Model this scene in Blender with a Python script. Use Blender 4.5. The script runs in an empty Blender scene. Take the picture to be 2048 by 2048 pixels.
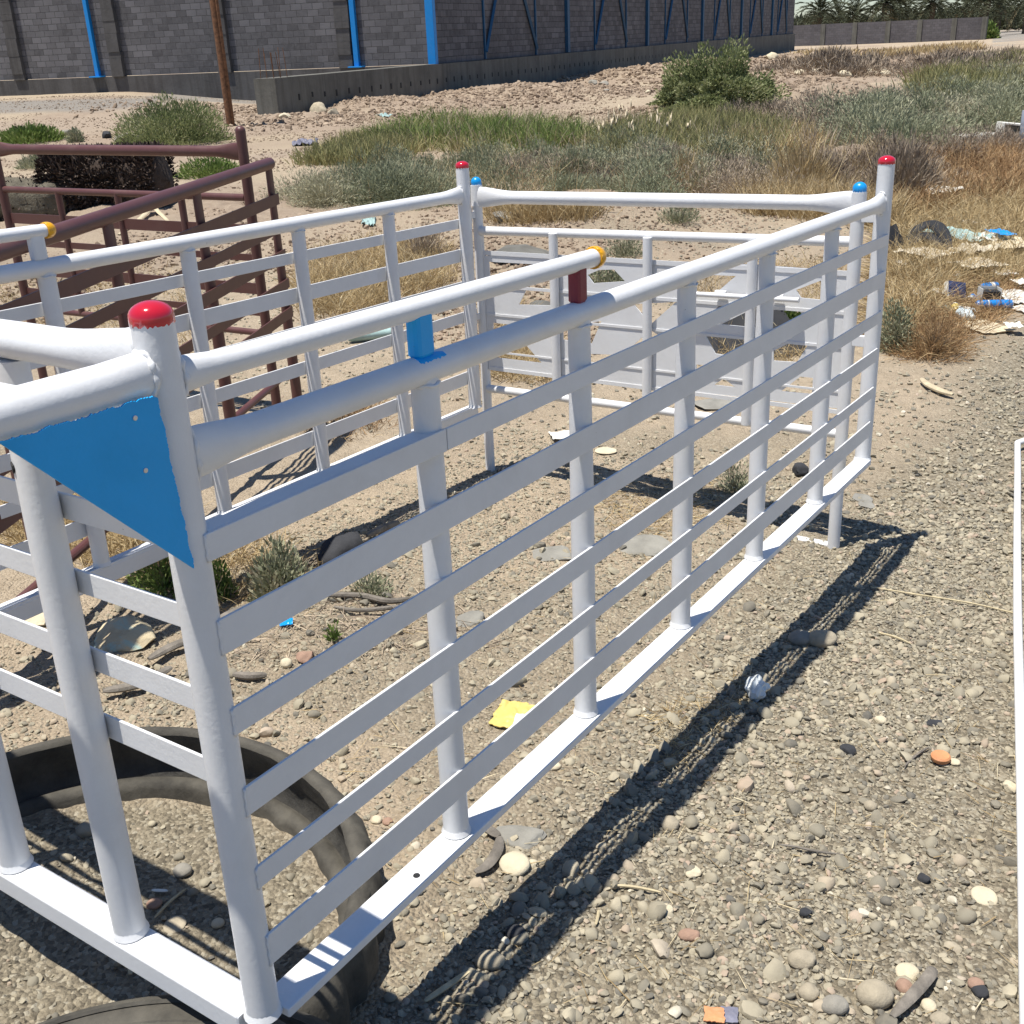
import bpy, math, random
import numpy as np
from mathutils import Vector, Matrix
from mathutils.geometry import tessellate_polygon
rng = np.random.default_rng(11); random.seed(5)
SC = bpy.context.scene; COL = SC.collection
# ---------------------------------------------------------------- camera model
F = 2180.04
CAM = np.array([-0.71026, -0.957568, 1.674333])
RW = np.array([[0.5560851114651634, -0.830102307832942, -0.04122508140926201],
               [-0.35264170323950444, -0.19073790018845166, -0.9161129202058235],
               [0.7526042638353292, 0.523974438271681, -0.39879519818417863]])
RACK = np.array([[0.9995191886, -0.000590223, 0.031000696], [0.0, 0.9998188, 0.0190355], [-0.0310063, -0.0190264, 0.999338]])
RACK_Z = 0.44101
FWD = np.array([0.8206886, 0.5713758]); RGT = np.array([0.5713758, -0.8206886])
SUN = np.array([0.1904, -0.134, -1.0]); SUN /= np.linalg.norm(SUN)

def ray(u, v): return RW.T @ np.array([(u-1024)/F, (v-1024)/F, 1.0])
def dr(x, y):                       # world -> (forward distance, lateral) seen from the viewpoint
    dx, dy = x-CAM[0], y-CAM[1]
    return dx*FWD[0]+dy*FWD[1], dx*RGT[0]+dy*RGT[1]
def wd(D, r): p = CAM[:2]+FWD*D+RGT*r; return np.array([p[0], p[1]])

def hashn(ix, iy, s):
    h = (ix.astype(np.int64)*374761393 + iy.astype(np.int64)*668265263 + s*1274126177) & 0x7fffffff
    h = ((h ^ (h >> 13))*1103515245) & 0x7fffffff
    return ((h ^ (h >> 16)) & 0xffff)/65535.0
def vnoise(x, y, s=0):
    x = np.asarray(x, float); y = np.asarray(y, float)
    ix, iy = np.floor(x), np.floor(y); fx, fy = x-ix, y-iy
    fx = fx*fx*(3-2*fx); fy = fy*fy*(3-2*fy)
    a, b = hashn(ix, iy, s), hashn(ix+1, iy, s); c, d = hashn(ix, iy+1, s), hashn(ix+1, iy+1, s)
    return (a*(1-fx)+b*fx)*(1-fy)+(c*(1-fx)+d*fx)*fy
def fbm(x, y, s=0, o=4):
    t = 0; a = 1; n = 0
    for i in range(o):
        t = t+a*vnoise(x*2**i, y*2**i, s+i*17); n += a; a *= .5
    return t/n-.5
def sst(a, b, x): t = np.clip((x-a)/(b-a), 0, 1); return t*t*(3-2*t)
MOUNDS = [  # D, r, sD, sr, h
    (25.5, 6.6, 1.4, 2.2, .62), (10.6, .75, 1.1, .95, .30), (32.5, -3.6, 1.3, 3.2, .26), (37.0, .9, 1.6, 2.6, .26),
    (28.6, -5.0, 1.1, 1.5, .16), (12.5, -3.7, 1.6, 2.2, .10), (50, 9, 2.5, 4.5, .45), (42, 15, 2.0, 5, .30), (60, 17, 3, 4, .4), (14.5, 5.0, 1.5, 1.5, .12)]
def G(x, y):
    x = np.asarray(x, float); y = np.asarray(y, float)
    xc = 2.7-np.logaddexp(0, (2.7-x)*5)/5; xc = np.maximum(xc, -2.0)
    w = 1-sst(2.7, 6, x); yc = np.clip(y, -3, 2.5)
    z = .2316-.0853*xc+.0153*yc*w - .0013*(1-w)
    D, r = dr(x, y); a = r/np.maximum(D, .5)
    z = z+.50*sst(17, 40, D)*sst(-.17, -.33, a)
    z = z+(-.25)*sst(35, 80, D)*sst(.0, .15, a)
    for (mD, mr, sD, sr, h) in MOUNDS:
        z = z+h*np.exp(-((D-mD)/sD)**2-((r-mr)/sr)**2)*(1+.5*fbm(x*1.3, y*1.3, 5, 3))
    z = z+.05*fbm(x*.45, y*.45, 3, 3)*sst(3.5, 9, D)+.10*fbm(x*.2, y*.2, 8, 2)*sst(9, 25, D)
    z = z+.014*fbm(x*2.2, y*2.2, 31, 3)
    return z
def g1(x, y): return float(G(np.array([x]), np.array([y]))[0])
def at(u, v, dz=0.0):               # where the line of sight meets the ground
    d = ray(u, v); d = d/np.linalg.norm(d); lo, hi = .8, 400.0
    for k in (400, 60, 60):
        t = np.geomspace(lo, hi, k); p = CAM+d*t[:, None]; b = np.nonzero(p[:, 2]-dz < G(p[:, 0], p[:, 1]))[0]
        if len(b) == 0: return CAM+d*60
        i = b[0]; lo, hi = t[max(i-1, 0)], t[i]
        if i == 0: break
    return CAM+d*hi
def atD(u, v, D):                   # at forward distance D
    d = ray(u, v); h = d[0]*FWD[0]+d[1]*FWD[1]; return CAM+d*(D/h)
def onz(u, v, z): d = ray(u, v); return CAM+d*((z-CAM[2])/d[2])
def mpp(p): return float((RW @ (np.asarray(p)-CAM))[2])/F       # metres per photo pixel at p

# ---------------------------------------------------------------- objects
def tag(o, label=None, cat=None, group=None, kind=None):
    for k, v in (('label', label), ('category', cat), ('group', group), ('kind', kind)):
        if v: o[k] = v
    return o
def thing(name, label, cat, loc=(0, 0, 0), group=None, mat4=None):
    o = bpy.data.objects.new(name, None); COL.objects.link(o); o.empty_display_size = .1
    if mat4 is not None: o.matrix_world = mat4
    else: o.location = Vector([float(c) for c in loc])
    return tag(o, label, cat, group)
def link(name, me, parent=None, loc=None):
    o = bpy.data.objects.new(name, me); COL.objects.link(o)
    if parent is not None: o.parent = parent
    if loc is not None: o.location = Vector([float(c) for c in loc])
    return o
def mesh(name, V, Fc, mat, smooth=False, angle=None):
    me = bpy.data.meshes.new(name); me.from_pydata([tuple(map(float, v)) for v in V], [], [tuple(f) for f in Fc]); me.validate()
    me.materials.append(mat)
    if smooth:
        me.polygons.foreach_set('use_smooth', [True]*len(me.polygons))
        if angle:
            try: me.set_sharp_from_angle(angle=math.radians(angle))
            except Exception: pass
    me.update(); return me
def npmesh(name, V, Fc, mat, smooth=False, tint=None):
    V = np.asarray(V, np.float32); Fc = np.asarray(Fc, np.int32); k = Fc.shape[1]
    me = bpy.data.meshes.new(name); me.vertices.add(len(V)); me.vertices.foreach_set('co', V.ravel())
    me.loops.add(Fc.size); me.loops.foreach_set('vertex_index', Fc.ravel())
    me.polygons.add(len(Fc)); me.polygons.foreach_set('loop_start', np.arange(0, Fc.size, k, dtype=np.int32))
    me.polygons.foreach_set('loop_total', np.full(len(Fc), k, np.int32))
    me.polygons.foreach_set('use_smooth', np.full(len(Fc), smooth))
    me.materials.append(mat)
    if tint is not None:
        a = me.attributes.new('tint', 'FLOAT', 'POINT'); a.data.foreach_set('value', np.asarray(tint, np.float32))
    me.update(calc_edges=True); return me

FLAT = {'slat', 'bottom_rail', 'panel_bar', 'hinge', 'foot_plate', 'steel_column', 'steel_stud', 'upright'}
class MB:
    def __init__(s): s.V = []; s.F = []
    def add(s, V, Fc):
        n = len(s.V); s.V += [tuple(map(float, v)) for v in V]; s.F += [tuple(i+n for i in f) for f in Fc]; return s
    def box(s, lo, hi, M=None):
        V = [np.array([x, y, z], float) for x in (lo[0], hi[0]) for y in (lo[1], hi[1]) for z in (lo[2], hi[2])]
        if M is not None: V = [M(v) for v in V]
        return s.add(V, [(0, 1, 3, 2), (4, 6, 7, 5), (0, 4, 5, 1), (2, 3, 7, 6), (0, 2, 6, 4), (1, 5, 7, 3)])
    def bbox(s, lo, hi, b=.002):     # box with bevelled edges: 24-gon rings along the longest axis
        lo = np.array(lo, float); hi = np.array(hi, float); ax = int(np.argmax(hi-lo)); o = [i for i in range(3) if i != ax]
        b = min(b, .45*min(hi[o[0]]-lo[o[0]], hi[o[1]]-lo[o[1]]))
        ring = []
        for (cx, cy, sx, sy) in ((hi[o[0]]-b, hi[o[1]]-b, 1, 1), (lo[o[0]]+b, hi[o[1]]-b, -1, 1), (lo[o[0]]+b, lo[o[1]]+b, -1, -1), (hi[o[0]]-b, lo[o[1]]+b, 1, -1)):
            pts = [(cx+sx*b, cy), (cx+sx*b*.7, cy+sy*b*.7), (cx, cy+sy*b)]
            ring += pts if sx*sy > 0 else pts[::-1]
        n = len(ring); V = []
        cen = np.array([np.mean([p[0] for p in ring]), np.mean([p[1] for p in ring])])
        for t, sc in ((lo[ax], -b), (lo[ax]+b, 0), (hi[ax]-b, 0), (hi[ax], -b)):
            for p in ring:
                q = [0, 0, 0]; d = np.array(p)-cen
                e = np.array([math.copysign(min(abs(sc), abs(d[0])), d[0])*(-1 if sc else 0), math.copysign(min(abs(sc), abs(d[1])), d[1])*(-1 if sc else 0)])*.6
                q[ax] = t; q[o[0]] = p[0]+e[0]; q[o[1]] = p[1]+e[1]; V.append(q)
        Fc = [(k*n+i, k*n+(i+1) % n, (k+1)*n+(i+1) % n, (k+1)*n+i) for k in range(3) for i in range(n)]
        Fc += [tuple(range(n))[::-1], tuple(range(3*n, 4*n))]
        return s.add(V, Fc)
    def tube(s, pts, r, n=20, up=None, prof=None, caps=True):
        # pts polyline; r radius or list; prof(i,t)->(scale along up, scale across)
        pts = [np.array(p, float) for p in pts]; m = len(pts); rs = r if hasattr(r, '__len__') else [r]*m
        V = []
        u0 = None
        L = [0]
        for i in range(1, m): L.append(L[-1]+np.linalg.norm(pts[i]-pts[i-1]))
        for i in range(m):
            t = pts[min(i+1, m-1)]-pts[max(i-1, 0)]; t /= np.linalg.norm(t)
            if u0 is None:
                a = np.array(up, float) if up is not None else (np.array([0, 0, 1.]) if abs(t[2]) < .9 else np.array([1., 0, 0]))
            else: a = u0
            a = a-t*(a @ t); a /= np.linalg.norm(a); u0 = a; b = np.cross(t, a)
            su, sb = prof(i, L[i], L[-1]) if prof else (1, 1)
            for k in range(n):
                th = 2*math.pi*k/n; V.append(pts[i]+rs[i]*(su*math.cos(th)*a+sb*math.sin(th)*b))
        Fc = [(i*n+k, i*n+(k+1) % n, (i+1)*n+(k+1) % n, (i+1)*n+k) for i in range(m-1) for k in range(n)]
        if caps: Fc += [tuple(range(n))[::-1], tuple(range((m-1)*n, m*n))]
        return s.add(V, Fc)
    def lathe(s, c, prof, n=20, axis=(0, 0, 1)):
        t = np.array(axis, float); t /= np.linalg.norm(t); a = np.array([1., 0, 0]) if abs(t[0]) < .9 else np.array([0, 1., 0])
        a = a-t*(a @ t); a /= np.linalg.norm(a); b = np.cross(t, a); c = np.array(c, float)
        V = []; Fc = []
        for (r, h) in prof:
            for k in range(n):
                th = 2*math.pi*k/n; V.append(c+t*h+max(r, 1e-4)*(math.cos(th)*a+math.sin(th)*b))
        m = len(prof)
        Fc = [(i*n+k, i*n+(k+1) % n, (i+1)*n+(k+1) % n, (i+1)*n+k) for i in range(m-1) for k in range(n)]
        Fc += [tuple(range(n))[::-1], tuple(range((m-1)*n, m*n))]
        return s.add(V, Fc)
    def dome(s, c, r, h, n=24, m=7, axis=(0, 0, 1), skirt=.0):
        prof = [(r*.96, -skirt), (r, -skirt*.8)] if skirt else []
        prof += [(r*math.cos(i/m*math.pi/2), h*math.sin(i/m*math.pi/2)) for i in range(m+1)]
        return s.lathe(c, prof, n, axis)
    def plate(s, poly, holes, th, to3):   # polygon with holes, extruded by th along the third axis of to3
        loops = [[Vector((p[0], p[1], 0)) for p in poly]]+[[Vector((p[0], p[1], 0)) for p in h] for h in holes]
        tri = tessellate_polygon(loops); flat = [p for l in loops for p in l]; n = len(flat)
        V = [to3(p[0], p[1], 0) for p in flat]+[to3(p[0], p[1], th) for p in flat]
        Fc = [tuple(t) for t in tri]+[tuple(i+n for i in t[::-1]) for t in tri]
        k = 0
        for l in loops:
            m = len(l); Fc += [(k+i, k+(i+1) % m, n+k+(i+1) % m, n+k+i) for i in range(m)]; k += m
        return s.add(V, Fc)
    def build(s, name, mat, parent=None, smooth=False, angle=40, loc=None):
        if name in FLAT: smooth = False
        V = s.V
        if loc is not None: V = [tuple(np.array(v)-np.array(loc)) for v in V]
        me = mesh(name, V, s.F, mat, smooth, angle)
        import bmesh
        bm = bmesh.new(); bm.from_mesh(me); bmesh.ops.recalc_face_normals(bm, faces=bm.faces); bm.to_mesh(me); bm.free()
        return link(name, me, parent, None if parent is not None else loc)
def dense(p0, p1, step=.04):
    p0 = np.array(p0, float); p1 = np.array(p1, float); n = max(2, int(np.linalg.norm(p1-p0)/step)+1)
    return [p0+(p1-p0)*i/(n-1) for i in range(n)]

# ---------------------------------------------------------------- materials
def newmat(name):
    m = bpy.data.materials.new(name); m.use_nodes = True; nt = m.node_tree
    return m, nt, nt.nodes['Principled BSDF'], nt.nodes, nt.links
def nd(nt, t, **kw):
    n = nt.nodes.new(t)
    for k, v in kw.items():
        if k in n.inputs: n.inputs[k].default_value = v
        else: setattr(n, k, v)
    return n
def ramp(nt, fac, stops):
    r = nt.nodes.new('ShaderNodeValToRGB'); e = r.color_ramp.elements
    while len(e) < len(stops): e.new(.5)
    for i, (p, c) in enumerate(stops): e[i].position = p; e[i].color = (*c, 1)
    nt.links.new(fac, r.inputs[0]); return r.outputs[0]
def bump(nt, b, h, strength=.3, dist=.01):
    n = nt.nodes.new('ShaderNodeBump'); n.inputs['Strength'].default_value = strength; n.inputs['Distance'].default_value = dist
    nt.links.new(h, n.inputs['Height']); nt.links.new(n.outputs[0], b.inputs['Normal'])
def noise(nt, scale, detail=6, rough=.6, co=None, dist=0):
    n = nd(nt, 'ShaderNodeTexNoise', Scale=scale, Detail=detail, Roughness=rough, Distortion=dist)
    if co is None:
        co = nt.nodes.new('ShaderNodeTexCoord').outputs['Object']
    nt.links.new(co, n.inputs['Vector']); return n.outputs['Fac']
def mix(nt, fac, a, b, typ='MIX'):
    m = nt.nodes.new('ShaderNodeMix'); m.data_type = 'RGBA'; m.blend_type = typ
    for sck, v in ((m.inputs[0], fac), (m.inputs[6], a), (m.inputs[7], b)):
        if hasattr(v, 'links'): nt.links.new(v, sck)
        elif isinstance(v, (int, float)): sck.default_value = v
        else: sck.default_value = (*v, 1)
    return m.outputs[2]
def paint(name, col, rough=.35, dirt=(.30, .26, .2), amount=.10, scale=9, bstr=.12, coat=0.0, chip=None):
    m, nt, b, N, L = newmat(name)
    n1 = noise(nt, scale, 8, .65); n2 = noise(nt, scale*14, 4, .6)
    f = ramp(nt, n1, [(.50, (0, 0, 0)), (.80, (amount,)*3)])
    c = mix(nt, f, col, dirt)
    if chip:
        f2 = ramp(nt, noise(nt, 38, 5, .7), [(.735, (0, 0, 0)), (.75, (1, 1, 1))]); c = mix(nt, f2, c, chip)
    c = mix(nt, ramp(nt, noise(nt, 3.5, 9, .75, dist=.6), [(.35, (1, 1, 1)), (.7, (.90, .895, .885))]), (0, 0, 0), c) if False else mix(nt, 1.0, c, ramp(nt, noise(nt, 3.5, 9, .75, dist=.6), [(.35, (1, 1, 1)), (.72, (.90, .893, .88))]), 'MULTIPLY')
    sp = ramp(nt, noise(nt, 75, 3, .6), [(.755, (0, 0, 0)), (.78, (.8, .8, .8))]); c = mix(nt, sp, c, tuple(x*.35+.03 for x in dirt))
    L.new(c, b.inputs['Base Color'])
    L.new(ramp(nt, n1, [(.3, (rough*.85,)*3), (.8, (min(1, rough*1.3),)*3)]), b.inputs['Roughness'])
    b.inputs['Coat Weight'].default_value = coat
    bump(nt, b, n2, bstr, .002); return m
def simple(name, col, rough=.7, var=.25, scale=12, bstr=.3, bdist=.006, detail=8, metal=0):
    m, nt, b, N, L = newmat(name)
    n1 = noise(nt, scale, detail, .65); lo = tuple(max(0, c*(1-var)) for c in col); hi = tuple(min(1, c*(1+var)) for c in col)
    L.new(ramp(nt, n1, [(.3, lo), (.7, hi)]), b.inputs['Base Color']); b.inputs['Roughness'].default_value = rough; b.inputs['Metallic'].default_value = metal
    bump(nt, b, noise(nt, scale*4, 6, .65), bstr, bdist); return m
def tinted(name, stops, rough=.8, trans=0.0, extra=None, bstr=0):
    m, nt, b, N, L = newmat(name)
    a = nd(nt, 'ShaderNodeAttribute', attribute_name='tint'); c = ramp(nt, a.outputs['Fac'], stops)
    if extra:
        c = mix(nt, ramp(nt, noise(nt, extra[0], 4, .6), [(.35, (0, 0, 0)), (.75, (extra[1],)*3)]), c, extra[2])
    L.new(c, b.inputs['Base Color']); b.inputs['Roughness'].default_value = rough; b.inputs['Specular IOR Level'].default_value = .25
    if bstr: bump(nt, b, noise(nt, 130, 4, .7), bstr, .003)
    if trans:
        t = nd(nt, 'ShaderNodeBsdfTranslucent'); L.new(c, t.inputs[0]); ms = nd(nt, 'ShaderNodeMixShader'); ms.inputs[0].default_value = trans
        L.new(b.outputs[0], ms.inputs[1]); L.new(t.outputs[0], ms.inputs[2]); L.new(ms.outputs[0], N['Material Output'].inputs[0])
    return m
WHITE = paint('white_paint', (.755, .76, .765), .38, amount=.10, bstr=.22)
WHITE_D = paint('white_paint_chipped', (.745, .75, .755), .4, amount=.16, bstr=.18, chip=(.10, .10, .10))
RED = paint('red_gloss_paint', (.52, .012, .028), .12, amount=.04, coat=.6, bstr=.06)
BLUE = paint('blue_paint', (.0, .375, .84), .45, dirt=(.0, .32, .70), amount=.5, scale=14, bstr=.15)
SKYBLUE = paint('bright_blue_paint', (.004, .29, .72), .3, amount=.05, coat=.3)
YELLOW = paint('yellow_paint', (.78, .38, .004), .3, amount=.04, coat=.3)
DARKRED = paint('dark_red_paint', (.21, .020, .036), .45, dirt=(.06, .02, .02), amount=.5, bstr=.4)
MAROON = paint('maroon_primer', (.105, .040, .036), .42, dirt=(.2, .15, .12), amount=.22, bstr=.1)
RUST = simple('rusty_steel', (.16, .075, .035), .85, .6, 14)
RUBBER = simple('tyre_rubber', (.045, .042, .036), .75, .45, 16, .6, .006)
DUSTY = simple('dusty_rubber', (.066, .060, .048), .85, .5, 14, .6, .004)
BLACKP = simple('black_plastic', (.011, .011, .012), .7, .3, 8)
WOODP = simple('pale_wood', (.50, .42, .28), .8, .25, 20)
WOODG = simple('weathered_wood', (.17, .15, .125), .9, .45, 24, .8, .004)
STRAW = simple('dry_straw', (.50, .42, .26), .8, .25, 30)
CARD = simple('cardboard', (.56, .48, .33), .85, .1, 7, .1)
PAPERW = simple('dirty_white_sheet', (.66, .64, .57), .8, .22, 12, .3)
CLOTHB = simple('dusty_cloth', (.50, .44, .33), .95, .25, 14, .7, .01)
TEAL = simple('faded_teal_plastic', (.30, .42, .40), .6, .3, 14)
YPAPER = simple('yellow_wrapper', (.62, .48, .14), .5, .15, 18, .4)
NAVY = simple('navy_print', (.035, .05, .12), .6, .5, 30, .05)
CANBLUE = simple('blue_can_paint', (.012, .20, .55), .3, .15, 20, .05)
ALU = simple('bare_aluminium', (.62, .62, .62), .35, .12, 20, .1, metal=.7)
ORANGE = simple('orange_plastic', (.56, .25, .11), .6, .2, 16)
PURPLE = simple('purple_grey_print', (.17, .17, .22), .6, .3, 20)
CLEARB = simple('cloudy_plastic', (.50, .56, .56), .18, .2, 20, .5)
def rockmat(name, col, var=.3): return simple(name, col, .92, var, 11, .55, .008)
R_GREY = rockmat('grey_stone', (.27, .25, .21)); R_TAN = rockmat('tan_stone', (.36, .31, .225)); R_PALE = rockmat('pale_stone', (.56, .49, .35), .15)
R_DARK = rockmat('charcoal_stone', (.035, .036, .04), .4); R_RED = rockmat('reddish_stone', (.33, .21, .15)); R_SLATE = rockmat('slate_stone', (.235, .225, .195), .25)
def stained():
    m, nt, b, N, L = newmat('turquoise_stained_stone')
    c = ramp(nt, noise(nt, 9, 8, .7), [(.3, (.36, .28, .18)), (.5, (.55, .46, .30)), (.7, (.62, .53, .36))])
    f = ramp(nt, noise(nt, 5, 5, .6, dist=1.5), [(.50, (0, 0, 0)), (.60, (1, 1, 1))]); c = mix(nt, f, c, (.40, .52, .46))
    L.new(c, b.inputs['Base Color']); b.inputs['Roughness'].default_value = .9; bump(nt, b, noise(nt, 40, 6, .7), .6, .008); return m
R_STAIN = stained()
def concrete(name, col):
    m, nt, b, N, L = newmat(name)
    c = ramp(nt, noise(nt, 1.3, 10, .7), [(.25, tuple(x*.62 for x in col)), (.55, col), (.8, tuple(x*1.25 for x in col))])
    co = nd(nt, 'ShaderNodeTexCoord').outputs['Object']; mp = nd(nt, 'ShaderNodeMapping'); mp.inputs['Scale'].default_value = (2.2, 2.2, .12); L.new(co, mp.inputs[0])
    st = ramp(nt, noise(nt, 2.0, 6, .7, mp.outputs[0]), [(.45, (1, 1, 1)), (.75, (.52, .5, .47))]); c = mix(nt, 1.0, c, st, 'MULTIPLY')
    L.new(c, b.inputs['Base Color']); b.inputs['Roughness'].default_value = .9; bump(nt, b, noise(nt, 14, 8, .7), .5, .02); return m
CONC = concrete('grey_concrete', (.15, .145, .125)); CONC_D = concrete('dark_concrete', (.098, .094, .092))
def blocks(name, col, mortar, w=.40, h=.20, var=.42):
    m, nt, b, N, L = newmat(name)
    co = nd(nt, 'ShaderNodeTexCoord').outputs['Object']; sx = nd(nt, 'ShaderNodeSeparateXYZ'); L.new(co, sx.inputs[0])
    wob = nd(nt, 'ShaderNodeMath', operation='MULTIPLY_ADD'); L.new(noise(nt, 1.1, 3, .5), wob.inputs[0]); wob.inputs[1].default_value = .035; L.new(sx.outputs['Z'], wob.inputs[2])
    cx = nd(nt, 'ShaderNodeCombineXYZ'); L.new(sx.outputs['X'], cx.inputs[0]); L.new(wob.outputs[0], cx.inputs[1])
    bk = nd(nt, 'ShaderNodeTexBrick'); L.new(cx.outputs[0], bk.inputs['Vector'])
    bk.inputs['Scale'].default_value = 1; bk.inputs['Brick Width'].default_value = w; bk.inputs['Row Height'].default_value = h
    bk.inputs['Mortar Size'].default_value = .010; bk.inputs['Mortar Smooth'].default_value = .35; bk.inputs['Bias'].default_value = -.1
    bk.inputs['Color1'].default_value = (*[c*(1+var) for c in col], 1); bk.inputs['Color2'].default_value = (*[c*(1-var) for c in col], 1); bk.inputs['Mortar'].default_value = (*mortar, 1)
    c = mix(nt, ramp(nt, noise(nt, .35, 8, .65), [(.35, (0, 0, 0)), (.72, (.75,)*3)]), bk.outputs['Color'], tuple(x*.55 for x in col))
    c = mix(nt, ramp(nt, noise(nt, 6, 6, .7), [(.45, (0, 0, 0)), (.75, (.5,)*3)]), c, tuple(x*1.35 for x in col))
    L.new(c, b.inputs['Base Color']); b.inputs['Roughness'].default_value = .95
    hh = nd(nt, 'ShaderNodeMath', operation='MULTIPLY_ADD'); L.new(bk.outputs['Fac'], hh.inputs[0]); hh.inputs[1].default_value = -1.0; L.new(noise(nt, 22, 6, .7), hh.inputs[2])
    bump(nt, b, hh.outputs[0], .8, .015); return m
BLOCK = blocks('concrete_block_wall', (.125, .122, .128), (.036, .035, .037))
BLOCK_F = blocks('far_block_wall', (.12, .112, .118), (.06, .056, .058), .4, .2, .2)
COLBLUE = paint('blue_steel_paint', (.0, .24, .66), .5, amount=.12, bstr=.05)
BRACE = paint('faded_blue_steel', (.006, .075, .17), .55, amount=.2, bstr=.05)
SOILC = simple('dry_clod', (.40, .30, .195), .95, .3, 9, .8, .02)
# ---------------------------------------------------------------- white livestock rack (own frame, slightly tilted on its supports)
RM = Matrix([[*RACK[0], 0], [*RACK[1], 0], [*RACK[2], RACK_Z], [0, 0, 0, 1]])
def to_rack(p): return RACK.T @ (np.asarray(p)-np.array([0, 0, RACK_Z]))
def rpx(u, v, ax, val):
    d = RACK.T @ ray(u, v); c = to_rack(CAM); t = (val-c[ax])/d[ax]; return c+d*t
def flare(a, b, su=1.42, sb=.55, ln=.085):
    def f(i, l, L):
        k = 0
        if a: k = max(k, 1-sst(0, ln, l))
        if b: k = max(k, 1-sst(0, ln, L-l))
        return 1+(su-1)*k, 1+(sb-1)*k
    return f
PR = .0243; W = 1.534; ZR = .813; ZU = .905
XR = [0, .4551, .8954, 1.3337, 1.776, 2.2424, 2.70]
XL = [0, .43, .8775, 1.3266, 1.7668, 2.2048, 2.6458]
SLATS = [(.688, .723), (.565, .612), (.452, .490), (.331, .373), (.215, .249), (.085, .136)]
rack = thing('livestock_rack', 'white welded tube livestock rack with red domed corner posts, propped on a tyre', 'livestock rack', mat4=RM)
def post(x, y, z0, z1, wide=(1, 0, 0), flat=None, r=PR, name='post', parent=rack, mat=WHITE, jit=0):
    def pf(i, l, L):
        if flat is None: return 1, 1
        k = sst(flat, L, l); return 1+.06*k, 1-.16*k
    m = MB().tube(dense((x, y, z0), (x, y, z1), .05), r, 24, up=wide, prof=pf)
    if z0 < .01: m.lathe((x, y, z0), [(r*1.0, -.001), (r*1.16, .002), (r*1.04, .010), (r*.98, .014)], 20)   # weld bead
    return m.build(name, mat, parent, True)
def cap(x, y, z, mat=RED, r=PR, h=.0165, name='post_cap', parent=rack, axis=(0, 0, 1), lab=None):
    m = MB().dome((x, y, z), r*1.035, h, 56, 7, axis, .006); sd = random.random()*40
    for k in range(56):
        for q in (k, 56+k): m.V[q] = tuple(np.array(m.V[q])-np.array(axis)*(.0035*abs(math.sin(k*.9+sd)*math.sin(k*2.3+sd*2))+.002*random.random()))
    o = m.build(name, mat, parent, True, 60)
    if lab: o['label'] = lab
    return o
for (x, y, zt) in ((0, 0, .976), (2.70, 0, .934), (2.6458, W, .919), (0, W, .95)):
    o = post(x, y, -.006, zt, name='corner_post', r=.0236 if x == 0 else .0248)
    c = cap(x, y, zt, r=.0236 if x == 0 else .0248, parent=o, lab='glossy red domed cap')
for x in XR[1:6]: post(x, 0, 0, ZR-.01, flat=.40, r=.0224)
for x in XL[1:6]: post(x, W, 0, ZR-.01, flat=.40, r=.0224)
for y in (0, W):
    xe = 2.70 if y == 0 else 2.6458
    MB().tube(dense((.012, y, ZR), (xe-.01, y, ZR+(.002 if y else 0)),   .03), .0216, 24, prof=flare(1, 1, 1.48, .7, .12)).build('top_rail', WHITE, rack, True)
    MB().tube(dense((.012, y, ZU), (.955 if y == 0 else .905, y, ZU-.004), .03), .0160, 24, prof=flare(1, 0, 1.4, .9, .08)).build('upper_rail', WHITE, rack, True)
    cap(.955 if y == 0 else .905, y, ZU-.004, YELLOW, .0192, .021, 'rail_end_cap', axis=(1, 0, 0), lab='yellow rounded end cap')
def upright(xc, y, mat, w=.041, lab=None):
    o = MB().bbox((xc-w/2, y-.012, ZR+.016), (xc+w/2, y+.012, ZU-.004), .008).build('upright', mat, rack, True, 60)
    if lab: o['label'] = lab
    return o
upright(.4525, 0, BLUE, .041, 'blue painted upright'); upright(.893, 0, DARKRED, .036, 'dark red painted upright')
upright(.43, W, WHITE); upright(.868, W, WHITE)
# paint run below the blue upright
V = []; Fc = []; nx, na = 36, 9
for i in range(nx+1):
    x = .430+.062*i/nx; e = 1-sst(.044, .062, x-.430); low = 58-e*(12+34*max(0, float(fbm(np.array([x*120]), np.array([2.0]), 5, 4)[0])+.22)); 
    for j in range(na+1):
        th = math.radians(84-(84-low)*j/na-(1-e)*16); rr = .0216*(1+.0)+(.0006 if 0 < j < na and 0 < i < nx else -.0004); V.append((x, -math.cos(th)*rr, ZR+math.sin(th)*rr))
Fc = [(i*(na+1)+j, (i+1)*(na+1)+j, (i+1)*(na+1)+j+1, i*(na+1)+j+1) for i in range(nx) for j in range(na)]
MB().add(V, Fc).build('paint_run', BLUE, rack, True)
for (y, so) in ((0, -1), (W, 1)):
    y0 = y+so*.0243; y1 = y+so*.0196
    for i, (a, b) in enumerate(SLATS):
        if y: a, b = a+.003, b+.004
        xe = 2.703-.006*i*(1 if y == 0 else .2) - (.054 if y else 0)
        if i == 0:
            m = MB().bbox((.006, min(y0, y1), a), (.468, max(y0, y1), b), .0012).bbox((.016, min(y1, y1-so*.031), b-.0045), (.452 if y == 0 else .40, max(y1, y1-so*.031), b-.0002), .001)
            m.build('slat', WHITE_D, rack, True)
            MB().bbox((.4695, min(y0, y1)-.0005, a+.001), (xe, max(y0, y1), b), .0012).build('slat', WHITE, rack, True)
        else: MB().bbox((.006, min(y0, y1), a), (xe, max(y0, y1), b), .0012).build('slat', WHITE, rack, True)
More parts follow.
